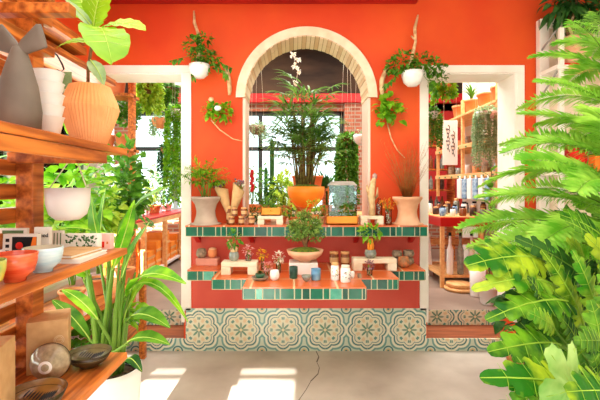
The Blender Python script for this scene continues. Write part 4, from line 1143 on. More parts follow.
for (a, b, l) in ((2.34, 2.52, 'red box standing on the white unit, left one'), (2.64, 2.80, 'red box on the white unit, right one')):
    t2 = thing('red_box', ((a + b) / 2, y, 1.631), l, 'box'); w = (b - a) / 2
    MB().box(-w, w, -.05, .05, 0, .26).build('box_body', 'redpaint', t2, .003); MB().box(-w * .7, w * .7, -.052, -.05, .08, .18).build('label_patch', 'redink', t2)
tag(MB().box(-.07, .07, -.04, .04, 0, .14).build('orange_carton', 'orangeink', None, .003, (2.60, 3.40, 1.631)), 'orange carton on the white unit between the red boxes', 'box')
tag(MB().box(-.04, .04, -.01, .01, 0, .10).build('picture_card', 'sage', None, .002, (2.45, 3.41, 1.181)), 'small green picture card on the shelf of the white unit', 'card')
tag(MB().box(-.14, .14, -.06, .06, 0, .025).build('red_tray', 'redink', None, .003, (X(577, 3.46), 3.47, 2.536)), 'flat red tray under the pale pot on the white unit', 'tray')
t = thing('ficus', (X(577, 3.46), 3.47, 2.562), 'dark-leaved ficus in a pale clay pot on the high white shelf', 'potted plant')
MB().lathe([(.10, 0), (.105, .01), (.115, .10), (.115, .22), (.12, .23), (.105, .23), (.1, .2), (.001, .2)], n=30).build('pot', 'terrapale', t)
MB().tube([(-.05, 0, .19), (-.06, 0, .35), (-.02, -.01, .5), (-.04, 0, .68)], [.034, .028, .024, .02], 9).build('trunk', 'bark', t)
MB().tube([(-.03, -.03, .19), (-.09, -.03, .33), (-.01, -.03, .46), (-.02, 0, .60)], [.012, .012, .010, .008], 7).build('aerial_root', 'drift', t)
f = MB()
for (cx, cy, cz, rr, n) in ((-.12, -.03, .50, .14, 70), (.08, 0, .50, .15, 90), (.25, -.04, .48, .14, 60), (-.05, -.04, .54, .12, 70)): bush(f, (cx, cy, cz), rr, rr * .6, rr * .7, n, .12, .045, droop=.7)
f.build('foliage', 'lfdark', t)

# ---------------------------------------------------------------- Norfolk pine
PX, PYY = 1.62, 2.02
t = thing('norfolk_pine', (PX, PYY, 0), 'large soft bright green Norfolk pine spreading in from the right', 'potted tree')
pot(t, .17, .34, 'terrapale', 'taper')
MB().tube([(0, 0, .3), (-.01, 0, 1.0), (0, 0, 1.7), (0, .01, 2.35)], [.022, .018, .013, .005], 8).build('trunk', 'bark', t)
for (z, L, n, dz, ph) in ((1.14, .66, 7, .02, .15), (1.26, .74, 7, .04, .55), (1.38, .68, 6, .04, .25), (1.50, .64, 6, .06, .8), (1.62, .54, 6, .08, .35), (1.76, .48, 5, .10, .7), (1.90, .44, 5, .12, .1), (2.05, .38, 5, .12, .5), (2.2, .28, 4, .12, 0)):
    n += 1
    for k in range(n):
        a = ph + 2 * PI * k / n
        l = L * R.uniform(.88, 1.1)
        b = V((0, 0, z)); e = V((math.cos(a) * l, math.sin(a) * l, z + dz + R.uniform(-.10, .10)))
        m = MB(); frond(m, b, e, R.uniform(.06, .18), .14 if L > .5 else .11, int(62 * L / .7) + 8, 0, 1, droop=.2, roll=R.uniform(.1, .9))
        # side branchlets of the frond
        m.build('frond', ['pine', 'stem'], t)

# ---------------------------------------------------------------- tree philodendron
def pinnate(mb, a, b, w, n=8, arch=.12, mi=0, vi=1, up=(0, -.6, 1)):
    a = V(a); b = V(b); up = V(up).normalized(); L = (b - a).length; d = (b - a).normalized(); s = d.cross(up).normalized(); u = s.cross(d).normalized()
    def P(t): return a.lerp(b, t) + u * arch * L * 4 * t * (1 - t)
    # blade built as a strip whose outline is cut into lobes
    N = n * 7; vs = []
    for i in range(N + 1):
        t = i / N; base = math.sin(PI * min(1, t * .80 + .17)) ** .9
        fr = (t * n) % 1.0; lob = (fr ** .8) if fr < .78 else (1 - fr) / .22
        k = max(.02, base * (.38 + .62 * lob)) * w * .5
        if t > .99: k = .003
        p = P(t); back = -d * (k * .05) + d * k * .55
        for sg in (-1, -.55, 0, .55, 1):
            q = abs(sg); vs.append(p + s * k * sg + back * q + u * (k * (.16 * q - .30 * q * q) + .018 * w * math.sin(i * 1.8) * q))
    fs = [(5 * i + j, 5 * i + j + 1, 5 * i + j + 6, 5 * i + j + 5) for i in range(N) for j in range(4)]
    mb.add(vs, fs, mi, True)
    mb.tube([P(i / 6) + u * .002 for i in range(7)], [.0038 * L / .35 * (1 - i / 8) for i in range(7)], 5, vi)
    for k in range(n):
        t = (k + .5) / n * .93; p = P(t) + u * .0015; ww = math.sin(PI * min(1, t * .80 + .17)) ** .9 * w * .42
        for sg in (-1, 1): mb.tube([p, p + (s * sg + d * .5) * ww + u * -.0 * ww], [.0013, .0005], 3, vi)
M_['lfmint'] = leafm('mint_green_leaf', (.42, .70, .26), (.72, .86, .50), scale=9)
M_['ph1'] = mat('mottled_lime_leaf', (.14, .44, .07), (.70, .82, .18), scale=9, rough=.4, transl=.3, lo=.42, hi=.60)
M_['ph2'] = mat('mottled_green_leaf', (.10, .38, .07), (.46, .70, .14), scale=11, rough=.4, transl=.3, lo=.40, hi=.62)
M_['vein'] = mat('pale_leaf_vein', (.60, .76, .24), rough=.5)
t = thing('tree_philodendron', (1.28, 1.62, 0), 'big lobed yellow-green philodendron filling the lower right corner', 'potted plant')
o = V((1.28, 1.62, 0))
pot(t, .17, .30, 'terra', 'taper')
MB().tube([(0, 0, .25), (-.02, 0, .5), (.02, .02, .72)], [.04, .035, .03], 9).build('trunk', 'bark', t)
st_ = MB()
def PL(a, b, w, n=7, arch=.12, mi='lfvar', up_=(0, -.7, 1), vi='vein', kind='p'):
    A = W(*a) - o; B = W(*b) - o
    c = V((R.uniform(-.03, .03), R.uniform(-.03, .03), R.uniform(.5, .72)))
    st_.tube([c, c.lerp(A, .5) + V((0, 0, .05)), A, A.lerp(B, .06)], [.010, .008, .006, .004], 6)
    m = MB()
    if kind == 'p': pinnate(m, A, B, w, n, arch, 0, 1, up_)
    else: lobed(m, A, B - A, up_, (B - A).length, w, n)
    m.build('leaf', [mi, vi], t)
# large leaves: (stalk end px,py,depth) -> (tip) ; widths in metres
PL((545, 262, 1.65), (466, 266, 1.45), .25, 5, .10, 'ph1', (0, -.9, .9))
PL((560, 290, 1.6), (472, 290, 1.4), .16, 6, .12, 'lfvar', (0, -.7, 1))
PL((575, 305, 1.55), (486, 320, 1.35), .17, 7, .12, 'ph2', (0, -.7, 1))
PL((560, 345, 1.45), (488, 352, 1.25), .17, 5, .10, 'ph2', (-.2, -.9, .7))
PL((583, 395, 1.3), (480, 378, 1.1), .17, 5, .10, 'ph1', (0, -.8, .8))
PL((574, 398, 1.16), (556, 348, 1.08), .24, 5, .06, 'lfmint', (.1, -1, .45), 'vein', 'l')
PL((585, 330, 1.55), (541, 250, 1.5), .13, 7, .06, 'ph1', (.3, -1, .2))
PL((598, 330, 1.5), (572, 250, 1.45), .13, 7, .06, 'lfvar', (.2, -1, .3))
PL((606, 330, 1.45), (602, 262, 1.4), .13, 6, .06, 'ph2', (.1, -1, .3))
PL((600, 300, 1.7), (515, 238, 1.6), .20, 7, .10, 'lfdark', (.2, -.9, .6), 'stem')
PL((590, 365, 1.5), (512, 300, 1.55), .20, 7, .10, 'lfmid', (.2, -.9, .6), 'stem')
PL((570, 425, 1.2), (494, 408, 1.05), .15, 5, .10, 'lfmid', (0, -.8, .8))
PL((602, 410, 1.2), (640, 350, 1.1), .18, 5, .06, 'ph2', (0, -1, .4))
PL((600, 370, 1.35), (590, 300, 1.35), .16, 5, .06, 'ph2', (.2, -1, .3))
PL((610, 395, 1.15), (566, 392, .98), .16, 5, .10, 'ph1', (0, -.9, .7))
PL((575, 380, 1.6), (500, 345, 1.6), .19, 6, .10, 'lfmid', (.1, -.9, .7))
PL((610, 250, 1.75), (560, 215, 1.65), .20, 6, .10, 'ph2', (.1, -.9, .7))
PL((600, 420, 1.3), (520, 410, 1.2), .19, 6, .10, 'lfdark', (.1, -.9, .7), 'stem')
PL((610, 355, 1.65), (548, 330, 1.6), .22, 6, .10, 'lfdark', (.1, -.9, .7), 'stem')
PL((625, 300, 1.6), (585, 235, 1.5), .17, 6, .08, 'ph1', (.3, -1, .3))
PL((580, 400, 1.75), (540, 370, 1.7), .26, 6, .08, 'lfdark', (.3, -1, .4), 'stem')
for (px, py, Y, ang, L_, w_, mi_) in ((600, 250, 1.6, 2.6, .24, .12, 'lfmid'), (560, 300, 1.62, 2.9, .22, .12, 'lfmid'), (575, 345, 1.55, 2.3, .20, .11, 'ph2'), (545, 372, 1.4, 3.0, .17, .11, 'lfmid'), (590, 385, 1.3, 2.0, .16, .10, 'ph2'),
        (540, 310, 1.5, 2.2, .18, .10, 'lfdark'), (612, 285, 1.5, 1.9, .2, .11, 'ph1'), (585, 268, 1.68, 2.4, .2, .11, 'lfvar'), (530, 390, 1.35, 2.7, .14, .09, 'ph1'), (565, 362, 1.35, 1.5, .14, .09, 'ph2'), (600, 340, 1.3, 2.9, .16, .10, 'lfmid'), (555, 330, 1.4, 2.6, .18, .10, 'lfvar')):
    A = W(px, py, Y) - o; B = A + V((math.cos(ang) * L_, -.10, math.sin(ang) * L_)) ; m = MB(); pinnate(m, A, B, w_, 6, .08, 0, 1, (R.uniform(-.3, .3), -1, R.uniform(.2, .8))); m.build('leaf', [mi_, 'vein'], t)
    st_.tube([V((0, 0, .62)), (A + V((0, 0, .62))) / 2 + V((0, .05, .03)), A], [.008, .006, .004], 5)
st_.build('leaf_stalk', 'stem', t)
def rplant(name, x, y, z0, pr, ph, c, rx, ry, rz, n, L, w, m_, label, pm='terra'):
    t = thing(name, (x, y, z0), label, 'potted plant'); pot(t, pr, ph, pm)
    f = MB(); bush(f, c, rx, ry, rz, n, L, w, inner=.3); twigs(f, (0, 0, ph * .8), c, rx * .6, ry * .6, rz, 14, .005, 1); f.build('foliage', [m_, 'stem'], t); return t
rplant('leafy_plant', 1.66, 2.5, 0, .16, .3, (0, 0, .80), .34, .25, .42, 420, .16, .08, 'lfdark', 'dark leafy shrub on the floor behind the philodendron')
rplant('leafy_plant', 2.1, 2.9, 0, .16, .3, (0, 0, .85), .35, .25, .5, 360, .15, .08, 'lfmid', 'green leafy plant on the floor below the white wall unit')
rplant('leafy_plant', 1.35, 1.28, 0, .14, .28, (-.03, .05, .62), .22, .14, .28, 160, .14, .08, 'lfdark', 'dark green plant under the philodendron leaves in the bottom right corner')
rplant('hanging_leaf_plant', 1.86, 3.3, 0.0, .12, .22, (0, 0, .30), .10, .10, .1, 30, .12, .05, 'lfmid', 'small terracotta pot plant on the floor by the right step').name = 'leafy_plant'

# ---------------------------------------------------------------- room behind, right door
t = thing('red_table', (2.35, 5.4, FZ), 'red-aproned retail table beyond the right doorway, covered with jars', 'table')
MB().box(-.55, .42, -.5, .5, .84, .878).build('table_top', 'wood2', t, .003)
MB().box(-.56, .43, -.51, .51, .755, .865).build('apron', 'redpaint', t, .004)
for (a, b) in ((-.55, -.5), (-.07, -.5), (.36, -.5), (-.55, .45), (.36, .45)): MB().box(a, a + .045, b, b + .045, 0, .76).build('leg', 'wood2', t, .002)
MB().box(-.52, .4, -.46, .46, .12, .15).build('lower_shelf', 'wood2', t); MB().box(-.5, .4, .3, .46, .42, .50).build('back_rail', 'wood2', t)
jm_ = [mat('jar_blue', (.25, .42, .62), (.70, .80, .86), scale=25, rough=.3), mat('jar_dark', (.18, .12, .10), (.40, .28, .22), scale=20, rough=.3), 'whiteglaze', gv, mat_amber]
jn = ['blue-white', 'dark brown', 'plain white', 'smoky grey', 'amber']
TZ = FZ + .878
rows = ['front row', 'second row', 'back row']
for r_ in range(3):
    for i in range(7):
        x = 1.86 + i * .125 + .02 * r_; yy = 5.0 + r_ * .3; k = (i * 2 + r_) % 5
        t = thing('shop_jar', (x, yy, TZ), '%s jar in the %s on the red table, %s from the left' % (jn[k], rows[r_], ('first', 'second', 'third', 'fourth', 'fifth', 'sixth', 'seventh')[i]), 'jar', 'jars on the red table beyond the right doorway')
        h = R.uniform(.07, .15) + r_ * .03; r0_ = R.uniform(.032, .045)
        b_ = MB().lathe([(r0_ * .9, 0), (r0_, .01), (r0_, h * .75), (r0_ * .7, h * .85)], n=14).build('jar_body', jm_[k], t); MB().lathe([(r0_ * .75, h * .84), (r0_ * .75, h)], n=14).build('lid', 'wood2' if k % 2 else 'black', t)
for i, (x, l) in enumerate(((1.95, 'leftmost'), (2.08, 'second'), (2.22, 'third'), (2.36, 'fourth'))):
    t = thing('jute_tool', (x, 5.0, FZ + .151), 'clear bottle with dark neck on the shelf under the red table, %s' % l, 'bottle', 'bottles under the red table'); t.name = 'tall_bottle'
    MB().lathe([(.035, 0), (.04, .02), (.04, .3), (.015, .38), (.015, .48)], n=14).build('bottle', gv if i % 2 else 'whiteglaze', t); MB().lathe([(.018, .48), (.018, .52)], n=12).build('cap', 'black', t)
for i in range(2):
    tag(MB().lathe([(.15 - .02 * i, 0), (.17 - .02 * i, .02), (.17 - .02 * i, .04), (.15, .045), (.001, .045)], n=30).build('wooden_disc', 'wood2', None, 0, (X(454, 4.95), 4.80, FZ + .0455 * i)), ('larger round wooden tray lying on the floor under the red table', 'smaller round wooden tray stacked on the larger one')[i], 'tray')
t = thing('floor_planter', (X(470, 4.75), 4.55, FZ), 'tall plain white planter standing on the floor at the red table', 'planter'); pot(t, .085, .34, 'whiteglaze', 'cyl')
t = thing('floor_planter', (X(483, 4.5), 4.32, FZ), 'terracotta pot on the floor beyond the right doorway', 'planter'); pot(t, .075, .18, 'terra')
t = thing('sandwich_board', (X(434, 5.2), 5.6, FZ), 'white folding board with blue stripes leaning left of the red table', 'sign')
m = MB(); m.box(-.12, .12, -.012, .012, 0, .55, M=Matrix.Rotation(-.2, 4, 'X')); m.build('front_panel', 'whiteglaze', t)
m = MB(); m.box(-.12, .12, .2, .215, 0, .55, M=Matrix.Rotation(.2, 4, 'X')); m.build('back_panel', 'whiteglaze', t)
m = MB()
for k in range(3): m.box(-.08 + k * .06, -.06 + k * .06, -.016, -.012, .1, .45, M=Matrix.Rotation(-.2, 4, 'X'))
m.build('blue_stripe', jm_[0], t)
# wall shelving on the partition
t = thing('shop_shelving', (2.78, 5.5, FZ), 'pale wood wall shelving receding beyond the right doorway', 'shelving')
for z in (2.50, 2.06, 1.66): MB().box(-.48, 0, -.95, 1.0, z - .03 - FZ, z - FZ).build('shelf_board', 'wood2', t, .003)
for z in (2.06, 1.66):
    m = MB()
    for k in range(8): m.box(-.486, -.48, -.9 + k * .24, -.9 + k * .24 + .06, z - .028 - FZ, z - .005 - FZ)
    m.build('price_tag', 'sage', t); MB().box(-.483, -.478, -.95, 1.0, z - .035 - FZ, z + .02 - FZ).build('shelf_lip', 'wood2', t)
for y in (-.95, .0, .95): MB().box(-.47, -.43, y, y + .04, 1.35 - FZ, 2.7 - FZ).build('post', 'wood2', t, .002)
for i, (y, l, pl) in enumerate(((5.9, 'smallest and farthest', 0), (5.5, 'middle', 1), (5.1, 'nearest and largest', 0), (4.75, 'nearest the doorway frame', 0))):
    t = thing('terracotta_pot', (2.44, y, 2.501), 'terracotta pot on the top shop shelf, %s' % l, 'plant pot'); pot(t, .10, .19, 'terra')
    if pl:
        f = MB(); grass(f, (0, 0, .16), 40, .3, .02, .7, .3); f.build('foliage', 'lfmid', t)
G = 'small pots on the shop shelves'
for zi, z in enumerate((2.061, 1.661)):
    for i in range(6):
        y = 4.78 + i * .28; k = (i + zi * 2) % 4
        cup('shelf_pot', 2.44, y, z, .055, .12 + .03 * (i % 2), ['terra', 'whiteglaze', gv, 'stone'][k], '%s pot on the %s shop shelf, %s from the front' % (['terracotta', 'white', 'smoky grey', 'speckled'][k], ['middle', 'lower'][zi], ('first', 'second', 'third', 'fourth', 'fifth', 'sixth')[i]), G, kind='round' if i % 2 else 'cyl', cat='pot')
G = 'blue and white packets under the lower shop shelf'
for i in range(6):
    t = thing('hanging_packet', (2.28, 4.7 + i * .16, 1.34), '%s packet hanging under the lower shop shelf, %s from the front' % (('blue', 'white')[i % 2], ('first', 'second', 'third', 'fourth', 'fifth', 'sixth')[i]), 'packet', G)
    MB().box(-.02, .02, -.06, .06, 0, .27).build('packet', jm_[0] if i % 2 == 0 else 'whiteglaze', t, .012); MB().box(-.003, .003, -.02, .02, .27, .31).build('hanger_tab', 'paper', t)
c = W(450, 142, 5.2)
t = thing('hanging_sign', c, 'white hanging sign with handwritten sideways lettering beyond the right doorway', 'sign')
MB().box(-.095, .095, -.01, .01, -.30, .28).build('sign_board', 'paper', t, .002)
m = MB()
for cx_, z0_, z1_ in ((-.03, -.12, .20), (.035, -.18, .12)):
    pts = []; n_ = 60
    for k in range(n_ + 1):
        q = k / n_; pts.append((cx_ + .028 * math.sin(q * 40) * (.6 + .4 * math.sin(q * 13)), -.012, z1_ + (z0_ - z1_) * q + .018 * math.cos(q * 40)))
    m.tube(pts, .0035, 4)
m.build('lettering', 'ink', t)
MB().tube([(-.08, 0, .28), (-.08, 0, 4.3 - c.z + .1)], .003, 4).build('cord', 'rope', t); MB().tube([(.08, 0, .28), (.08, 0, 4.4 - c.z)], .003, 4).build('cord', 'rope', t)
t = thing('bottle_shelf', (2.42, 6.9, FZ), 'orange wood shelf of dark bottles at the back beyond the right doorway', 'shelving')
for z in (.85, 1.2, 1.55, 1.95): MB().box(-.42, .30, -.15, .15, z - .03, z).build('shelf_board', 'wood', t)
for x in (-.42, .27): MB().box(x, x + .03, -.15, .15, 0, 2.2).build('side_panel', 'wood', t)
G = 'dark bottles on the back shelf'
for zi, z in enumerate((.85, 1.2, 1.55)):
    for i in range(6):
        o_ = MB().lathe([(.032, 0), (.035, .01), (.035, .15), (.014, .19), (.014, .23)], n=12).build('dark_bottle', [jm_[1], gv, jm_[4]][(i + zi) % 3], None, 0, (2.06 + i * .095, 6.85, FZ + z + .001))
        tag(o_, '%s bottle on the %s board of the back shelf, %s from the left' % (['dark brown', 'smoky', 'amber'][(i + zi) % 3], ('lowest', 'middle', 'upper')[zi], ('first', 'second', 'third', 'fourth', 'fifth', 'sixth')[i]), 'bottle', G)
# hanging plants right
def trailing(px, py, y, r, h, n, L, lw, ll, leaf, label, m='whiteglaze', topz=4.4, th=.002, out=.03, step=.03):
    c = W(px, py, y); c.z -= h
    def fo(mb, rc): trail(mb, rc, r * .9, n, L, lw, ll, 0, step, 1, out); bush(mb, rc, r * 1.1, r * 1.1, r * .7, int(n * 3), ll * 1.3, lw * 1.3, up=-.1)
    return hangpot('hanging_planter', c, r, h, (c.x, c.y, topz), label, m, 'hang', leaf, fo)
trailing(486, 112, 4.5, .115, .10, 70, .62, .022, .03, 'lfpale', 'hanging pot with long string-of-pearls strands in front of the shop shelves')
trailing(433, 112, 4.5, .06, .08, 40, .40, .022, .035, 'lfmid', 'hanging pot with dense green strands at the left side of the right doorway')
trailing(443, 84, 4.35, .10, .10, 30, .16, .04, .06, 'lf', 'reddish hanging bowl with leafy plant at the top of the right doorway', 'terra')
t = thing('rubber_plant', (X(482, 4.4), 4.25, FZ), 'broad-leaved plant standing in front of the shop shelves', 'potted plant'); pot(t, .11, .2, 'whiteglaze')
MB().tube([(0, 0, .15), (.02, 0, .8), (0.03, 0, 1.45)], [.010, .008, .005], 6).build('stem', 'bark', t)
f = MB()
for i in range(11):
    a = i * 2.4; z = .8 + i * .06; f.leaf((.02, 0, z), (.02 + math.cos(a) * .17, math.sin(a) * .14, z + .07), .07, n=5, shape='ovate', arch=.12)
f.build('foliage', 'lfmid', t)

# ---------------------------------------------------------------- room behind, left door
t = thing('red_bench', (-2.15, 5.7, FZ), 'long red-topped wooden bench beyond the left doorway, full of potted plants', 'table')
MB().box(-.45, .25, -1.4, 1.6, .80, .83).build('bench_top', 'redpaint', t, .003); MB().box(.235, .255, -1.4, 1.6, .74, .80).build('apron', 'wood2', t)
for y in (-1.38, -.6, .25, 1.1, 1.52): MB().box(.19, .25, y, y + .06, 0, .75).build('leg', 'wood2', t, .003)
MB().box(-.42, .22, -1.35, 1.55, .06, .09).build('lower_shelf', 'whiteglaze', t)
G = 'wooden crates under the red bench'
for i in range(8):
    y = 4.52 + i * .34
    t = thing('wooden_crate', (-2.12, y, FZ + .0905), 'orange wooden crate under the red bench, %s from the front' % ('first', 'second', 'third', 'fourth', 'fifth', 'sixth', 'seventh', 'eighth')[i], 'crate', G)
    h = .26 + .10 * (i % 3)
    MB().box(-.14, .14, -.13, .13, 0, h).build('crate_body', mat('amber_wood', (.90, .48, .12), (.98, .62, .22), scale=5, rough=.5) if i == 0 else M_['amberw'], t, .004)
    if i == 0: M_['amberw'] = bpy.data.materials['amber_wood']
    for z in (.06, h * .6): MB().box(.138, .15, -.135, .135, z, z + .035).build('slat', 'wood2', t)
TZ = FZ + .831
for i, (y, m_, fr, fh, n, l) in enumerate(((4.5, 'lfmid', .2, .14, 130, 'broad green plant at the near end of the red bench'), (4.85, 'lfpale', .2, .3, 240, 'silvery bushy plant second along the red bench'), (5.3, 'lfmid', .2, .2, 150, 'green plant third along the red bench'), (5.8, 'lfyel', .22, .2, 150, 'yellowish plant in the middle of the red bench'), (6.3, 'lfpale', .2, .35, 240, 'tall pale plant in the far half of the red bench'), (6.9, 'lfdark', .22, .25, 160, 'dark plant near the far end of the red bench'))):
    t = thing('bench_plant', (-2.2, y, TZ), l, 'potted plant', 'plants on the red bench'); pot(t, .10, .13, ('terra', 'whiteglaze')[i % 2])
    f = MB(); bush(f, (0, 0, .15 + fh * .8), fr, fr, fh, n, .09, .04, 'ovate', inner=.3); twigs(f, (0, 0, .1), (0, 0, .15 + fh * .6), fr * .6, fr * .6, fh, 10, .003, 1); f.build('foliage', [m_, 'stem'], t)
t = thing('pole_shelf', (X(132, 4.15), 4.15, FZ), 'slim wooden pole shelf with terracotta pots beyond the left doorway', 'shelving')
MB().box(-.03, .03, -.03, .03, 0, 2.6).build('pole', 'wood', t, .003); MB().box(-.40, .03, -.12, .12, 1.60, 1.63).build('shelf_board', 'wood', t, .003); MB().box(-.40, .03, -.12, .12, 2.16, 2.19).build('shelf_board', 'wood', t, .003)
MB().box(-.40, -.35, -.03, .03, 0, 2.6).build('pole', 'wood', t, .003)
px_ = X(132, 4.15)
for (dx, z, l, r_) in ((-.10, 1.631, 'terracotta pot on the lower board of the pole shelf, beside its pole', .07), (-.25, 1.631, 'terracotta pot on the lower board of the pole shelf, farther left', .07), (-.17, 2.191, 'large terracotta pot on the upper board of the pole shelf', .11)):
    t = thing('terracotta_pot', (px_ + dx, 4.15, FZ + z), l, 'plant pot'); pot(t, r_, r_ * 2.1, 'terra')
trailing(127, 104, 4.42, .10, .12, 26, .22, .04, .06, 'lfmid', 'white hanging pot with leafy plant in front of the pole shelf', topz=4.6)
trailing(148, 86, 5.0, .13, .10, 50, .30, .05, .08, 'lfyel', 'hanging basket of variegated leaves at the top of the left doorway', 'bark', topz=4.6)
trailing(164, 88, 5.4, .12, .10, 34, .30, .05, .09, 'lfmid', 'leafy hanging basket under the ceiling, right of the variegated one', 'bark', topz=4.6)
trailing(177, 110, 5.0, .09, .13, 34, 1.2, .03, .05, 'lf', 'white hanging pot with very long green strands at the right of the left doorway', topz=4.6)
trailing(160, 118, 6.0, .12, .16, 20, .25, .03, .05, 'lfpale', 'tall terracotta hanging pot in the middle of the left doorway', 'terra', topz=4.6)
trailing(168, 148, 5.6, .10, .12, 30, .5, .03, .05, 'lfdark', 'terracotta hanging pot low in the left doorway', 'terra', topz=4.6)
trailing(182, 165, 5.4, .07, .09, 26, .45, .03, .05, 'lfpale', 'clay hanging pot with pale strands beside the doorway jamb', 'terrapale', topz=4.6)
t = thing('ceiling_conduit', (-2.2, 6.5, 3.1), 'white bent pipe running under the ceiling beyond the left doorway', 'pipe')
MB().tube([V((-1.2, -.3, .55)), V((-.2, -.3, .0)), V((-.1, -.3, -.02)), V((1.3, -.3, -.02))], .035, 8).build('pipe', 'white', t); MB().tube([(.9, -.3, 0), (.9, -.3, 1.4)], .01, 5).build('hanger_rod', 'black', t)

# ---------------------------------------------------------------- behind the arch
t = thing('potting_table', (.3, 6.2, FZ), 'wooden potting table in front of the rear window, seen through the arch', 'table')
MB().box(-1.5, 1.3, -.4, .4, .80, .84).build('table_top', 'wood2', t, .003)
for (a, b) in ((-1.45, -.35), (1.2, -.35), (-1.45, .3), (1.2, .3)): MB().box(a, a + .06, b, b + .06, 0, .8).build('leg', 'wood2', t)
TZ = FZ + .841
def cactus(px, y, h, r, label, arms=0):
    t = thing('cactus', (X(px, y), y, TZ), label, 'cactus'); pot(t, .09, .13, 'terra')
    m = MB(); m.lathe([(r * .8, .1), (r, .2), (r, .1 + h * .9), (r * .6, .1 + h * .98), (.001, .1 + h)], n=16, ribs=1, rib=-.18); m.build('column', 'lfdark', t)
cactus(272, 6.2, 1.05, .035, 'tall thin columnar cactus against the rear window, left of the palm')
cactus(266, 6.4, .62, .03, 'shorter columnar cactus left of the tall one')
for (px, y, m_, fr, fh, n, L, w, l) in ((262, 6.1, 'lfmid', .2, .35, 130, .09, .03, 'loose green plant at the left end of the potting table'), (273, 5.95, 'lfdark', .14, .22, 120, .10, .04, 'dark green plant in front of the tall cactus'), (284, 5.9, 'lfyel', .22, .26, 240, .13, .05, 'yellow-green plant on the potting table left of the palm bowl'),
                                     (326, 6.0, 'lfdark', .22, .28, 170, .20, .05, 'dark sword-leaved plant right of the palm bowl'), (340, 6.2, 'lfmid', .2, .25, 150, .10, .05, 'green plant behind the terrarium'), (300, 6.3, 'lfmid', .25, .2, 150, .1, .05, 'leafy plant behind the palm bowl'), (252, 6.3, 'lfpale', .12, .4, 90, .08, .03, 'pale wispy plant at the left arch edge')):
    t = thing('window_plant', (X(px, y), y, TZ), l, 'potted plant', 'plants on the potting table'); pot(t, .10, .13, 'terra')
    f = MB()
    if 'sword' in l: grass(f, (0, 0, .12), 60, .55, .06, .8, .1, r0=.05)
    else: bush(f, (0, 0, .15 + fh * .8), fr, fr * .8, fh, n, L, w, inner=.2); twigs(f, (0, 0, .1), (0, 0, .15 + fh * .6), fr * .6, fr * .6, fh, 12, .004, 1)
    f.build('foliage', [m_, 'stem'], t)
for (px, l) in ((300, 'left terracotta pot behind the palm stems'), (315, 'right terracotta pot behind the palm stems')):
    t = thing('terracotta_pot', (X(px, 5.0), 5.0, 1.48), l, 'plant pot'); pot(t, .10, .16, 'terra')
t = thing('plant_stand', (X(307.5, 5.0), 5.0, FZ), 'tall wooden plant stand carrying two terracotta pots behind the palm', 'stand')
MB().box(-.25, .25, -.12, .12, 1.19, 1.2195).build('stand_top', 'wood', t, .003)
for (a, b) in ((-.22, -.1), (.19, -.1), (-.22, .07), (.19, .07)): MB().box(a, a + .03, b, b + .03, 0, 1.19).build('leg', 'wood', t)
trailing(361, 135, 5.2, .10, .13, 8, .08, .02, .03, 'lfpale', 'white hanging bowl before the brick pillar at the right of the arch', topz=4.5)
trailing(347, 138, 5.6, .10, .10, 60, 1.0, .035, .06, 'lfmid', 'hanging basket with long leafy strands at the right of the arch', 'bark', topz=4.5)
trailing(257, 126, 6.2, .13, .14, 24, .2, .02, .05, 'lfpale', 'grey hanging basket at the left of the arch window', 'stone', topz=4.5)
t = thing('red_ornament', W(252, 180, 5.0), 'red dangling ornament at the left edge of the arch', 'ornament')
m = MB()
for k in range(9): m.ball((R.uniform(-.02, .02), 0, .11 - k * .03), .026, 6)
m.build('beads', 'redpaint', t); MB().tube([(0, 0, .1), (0, 0, 4.5 - t.location.z)], .002, 4).build('cord', 'rope', t)
c = W(294, 60, 4.6)
t = thing('orchid_garland', c, 'string of white blossoms hanging at the top of the arch', 'garland')
f = MB(); pts = [W(a, b, 4.6) - c for a, b in ((288, 40), (289, 48), (293, 55), (298, 59), (295, 66), (298, 71), (296, 82))]
MB().tube([V((pts[0].x, 0, 4.5 - c.z))] + pts, .003, 4).build('cord', 'rope', t)
for p in pts[1:]:
    for k in range(9): f.leaf(p, p + sph() * .05, .04, n=2, shape='ovate')
f.build('blossoms', 'petal_w', t)
t = thing('roof_truss', (.3, 7.0, 3.4), 'dark timber roof truss seen through the top of the arch', 'beam')
MB().tube([V((.9, 0, -.1)), V((1.25, 0, 1.15))], .05, 4).build('strut', mat('brown_timber', (.30, .20, .14), rough=.8), t); MB().box(-3, 3, -.05, .05, .98, 1.08).build('tie_beam', 'brown_timber' if 0 else bpy.data.materials['brown_timber'], t)
MB().box(-.95, -.87, -.04, .04, .35, 1.0).build('post', bpy.data.materials['brown_timber'], t)

# ---------------------------------------------------------------- outside greenery and camera, light
def shrub(x, y, h, r, m_, label, n=500):
    t = thing('garden_shrub', (x, y, 0), label, 'shrub'); MB().tube([(0, 0, 0), (.03, 0, h * .6)], [.05, .03], 7).build('trunk', 'bark', t)
    f = MB(); bush(f, (0, 0, h * .6), r, r, h * .42, n, .2, .1, inner=.3); f.build('foliage', [m_, 'stem'], t)
shrub(-2.9, 1.7, 1.9, .6, 'lfyel', 'sunny shrub outside the left window, nearer one', 420); shrub(-3.0, 3.3, 2.0, .6, 'lf', 'green shrub outside the left window, farther one', 420)
struct(boxo('ground_outside', (-14, -3.62, -6, 16, -.15, -.05), 'concrete', bevel=0)).name = 'floor_outside'

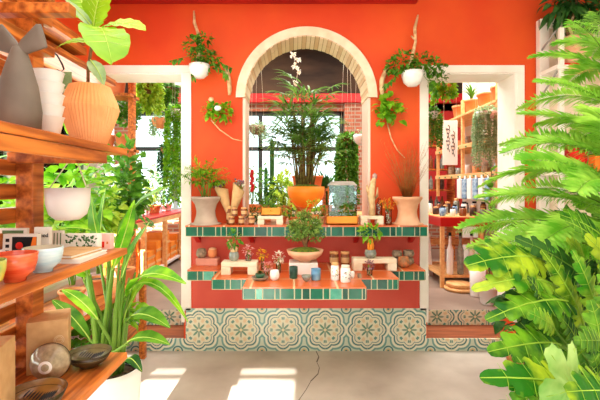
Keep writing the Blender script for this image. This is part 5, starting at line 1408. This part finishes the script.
cam = bpy.data.cameras.new('camera'); co = bpy.data.objects.new('camera', cam); col.objects.link(co)
co.location = (0, 0, 1.5); co.rotation_euler = (PI / 2, 0, 0)
cam.sensor_width = 36; cam.lens = 24; cam.shift_x = 6 / 600; cam.shift_y = -13 / 600; cam.clip_start = .05
sc.camera = co
w = bpy.data.worlds.new('world'); sc.world = w; w.use_nodes = True
bg = w.node_tree.nodes['Background']; bg.inputs[0].default_value = (.93, .97, 1, 1); bg.inputs[1].default_value = 2.4
def area(name, loc, rot, sx, sy, e, c=(1, .96, .90)):
    l = bpy.data.lights.new(name, 'AREA'); l.shape = 'RECTANGLE'; l.size = sx; l.size_y = sy; l.energy = e; l.color = c
    o = bpy.data.objects.new(name, l); col.objects.link(o); o.location = loc; o.rotation_euler = rot
sun = bpy.data.lights.new('sun', 'SUN'); sun.energy = 24; sun.angle = .008; sun.color = (1, .95, .86)
so = bpy.data.objects.new('sun', sun); col.objects.link(so)
d = V((.05, 1.0, -.452)); so.rotation_euler = d.to_track_quat('-Z', 'Y').to_euler()
area('ceiling_fill', (-.3, 1.2, 3.2), (0, 0, 0), 2.4, 2.6, 58)  # unseen fill panel added below the ceiling to brighten the front room
area('storefront_fill', (.6, -2.4, 1.6), (PI / 2, 0, 0), 4.2, 2.4, 45, (1, .98, .95))  # added area light inside the shop front, lifts the frontal light
area('side_window_daylight', (-1.72, 2.1, 1.55), (0, -PI / 2, 0), 1.5, 2.8, 48, (1, .98, .92))
area('rear_room_fill', (-.5, 5.8, 4.3), (0, 0, 0), 5, 2.5, 230)  # no fixture here: added to brighten the rear room from above
area('rear_room_right_fill', (2.0, 4.7, 4.2), (0, 0, 0), 1.2, 1.2, 110)  # second added fill, lifts plants and shelves past the right door
sc.view_settings.view_transform = 'Standard'; sc.view_settings.look = 'None'; sc.view_settings.gamma = 1; sc.view_settings.exposure = .4
try: sc.view_settings.use_curve_mapping = False
except Exception: pass
sc.cycles.max_bounces = 10; sc.cycles.transparent_max_bounces = 16; sc.cycles.use_denoising = True; sc.cycles.caustics_reflective = False; sc.cycles.caustics_refractive = False
sc.cycles.sample_clamp_indirect = 6
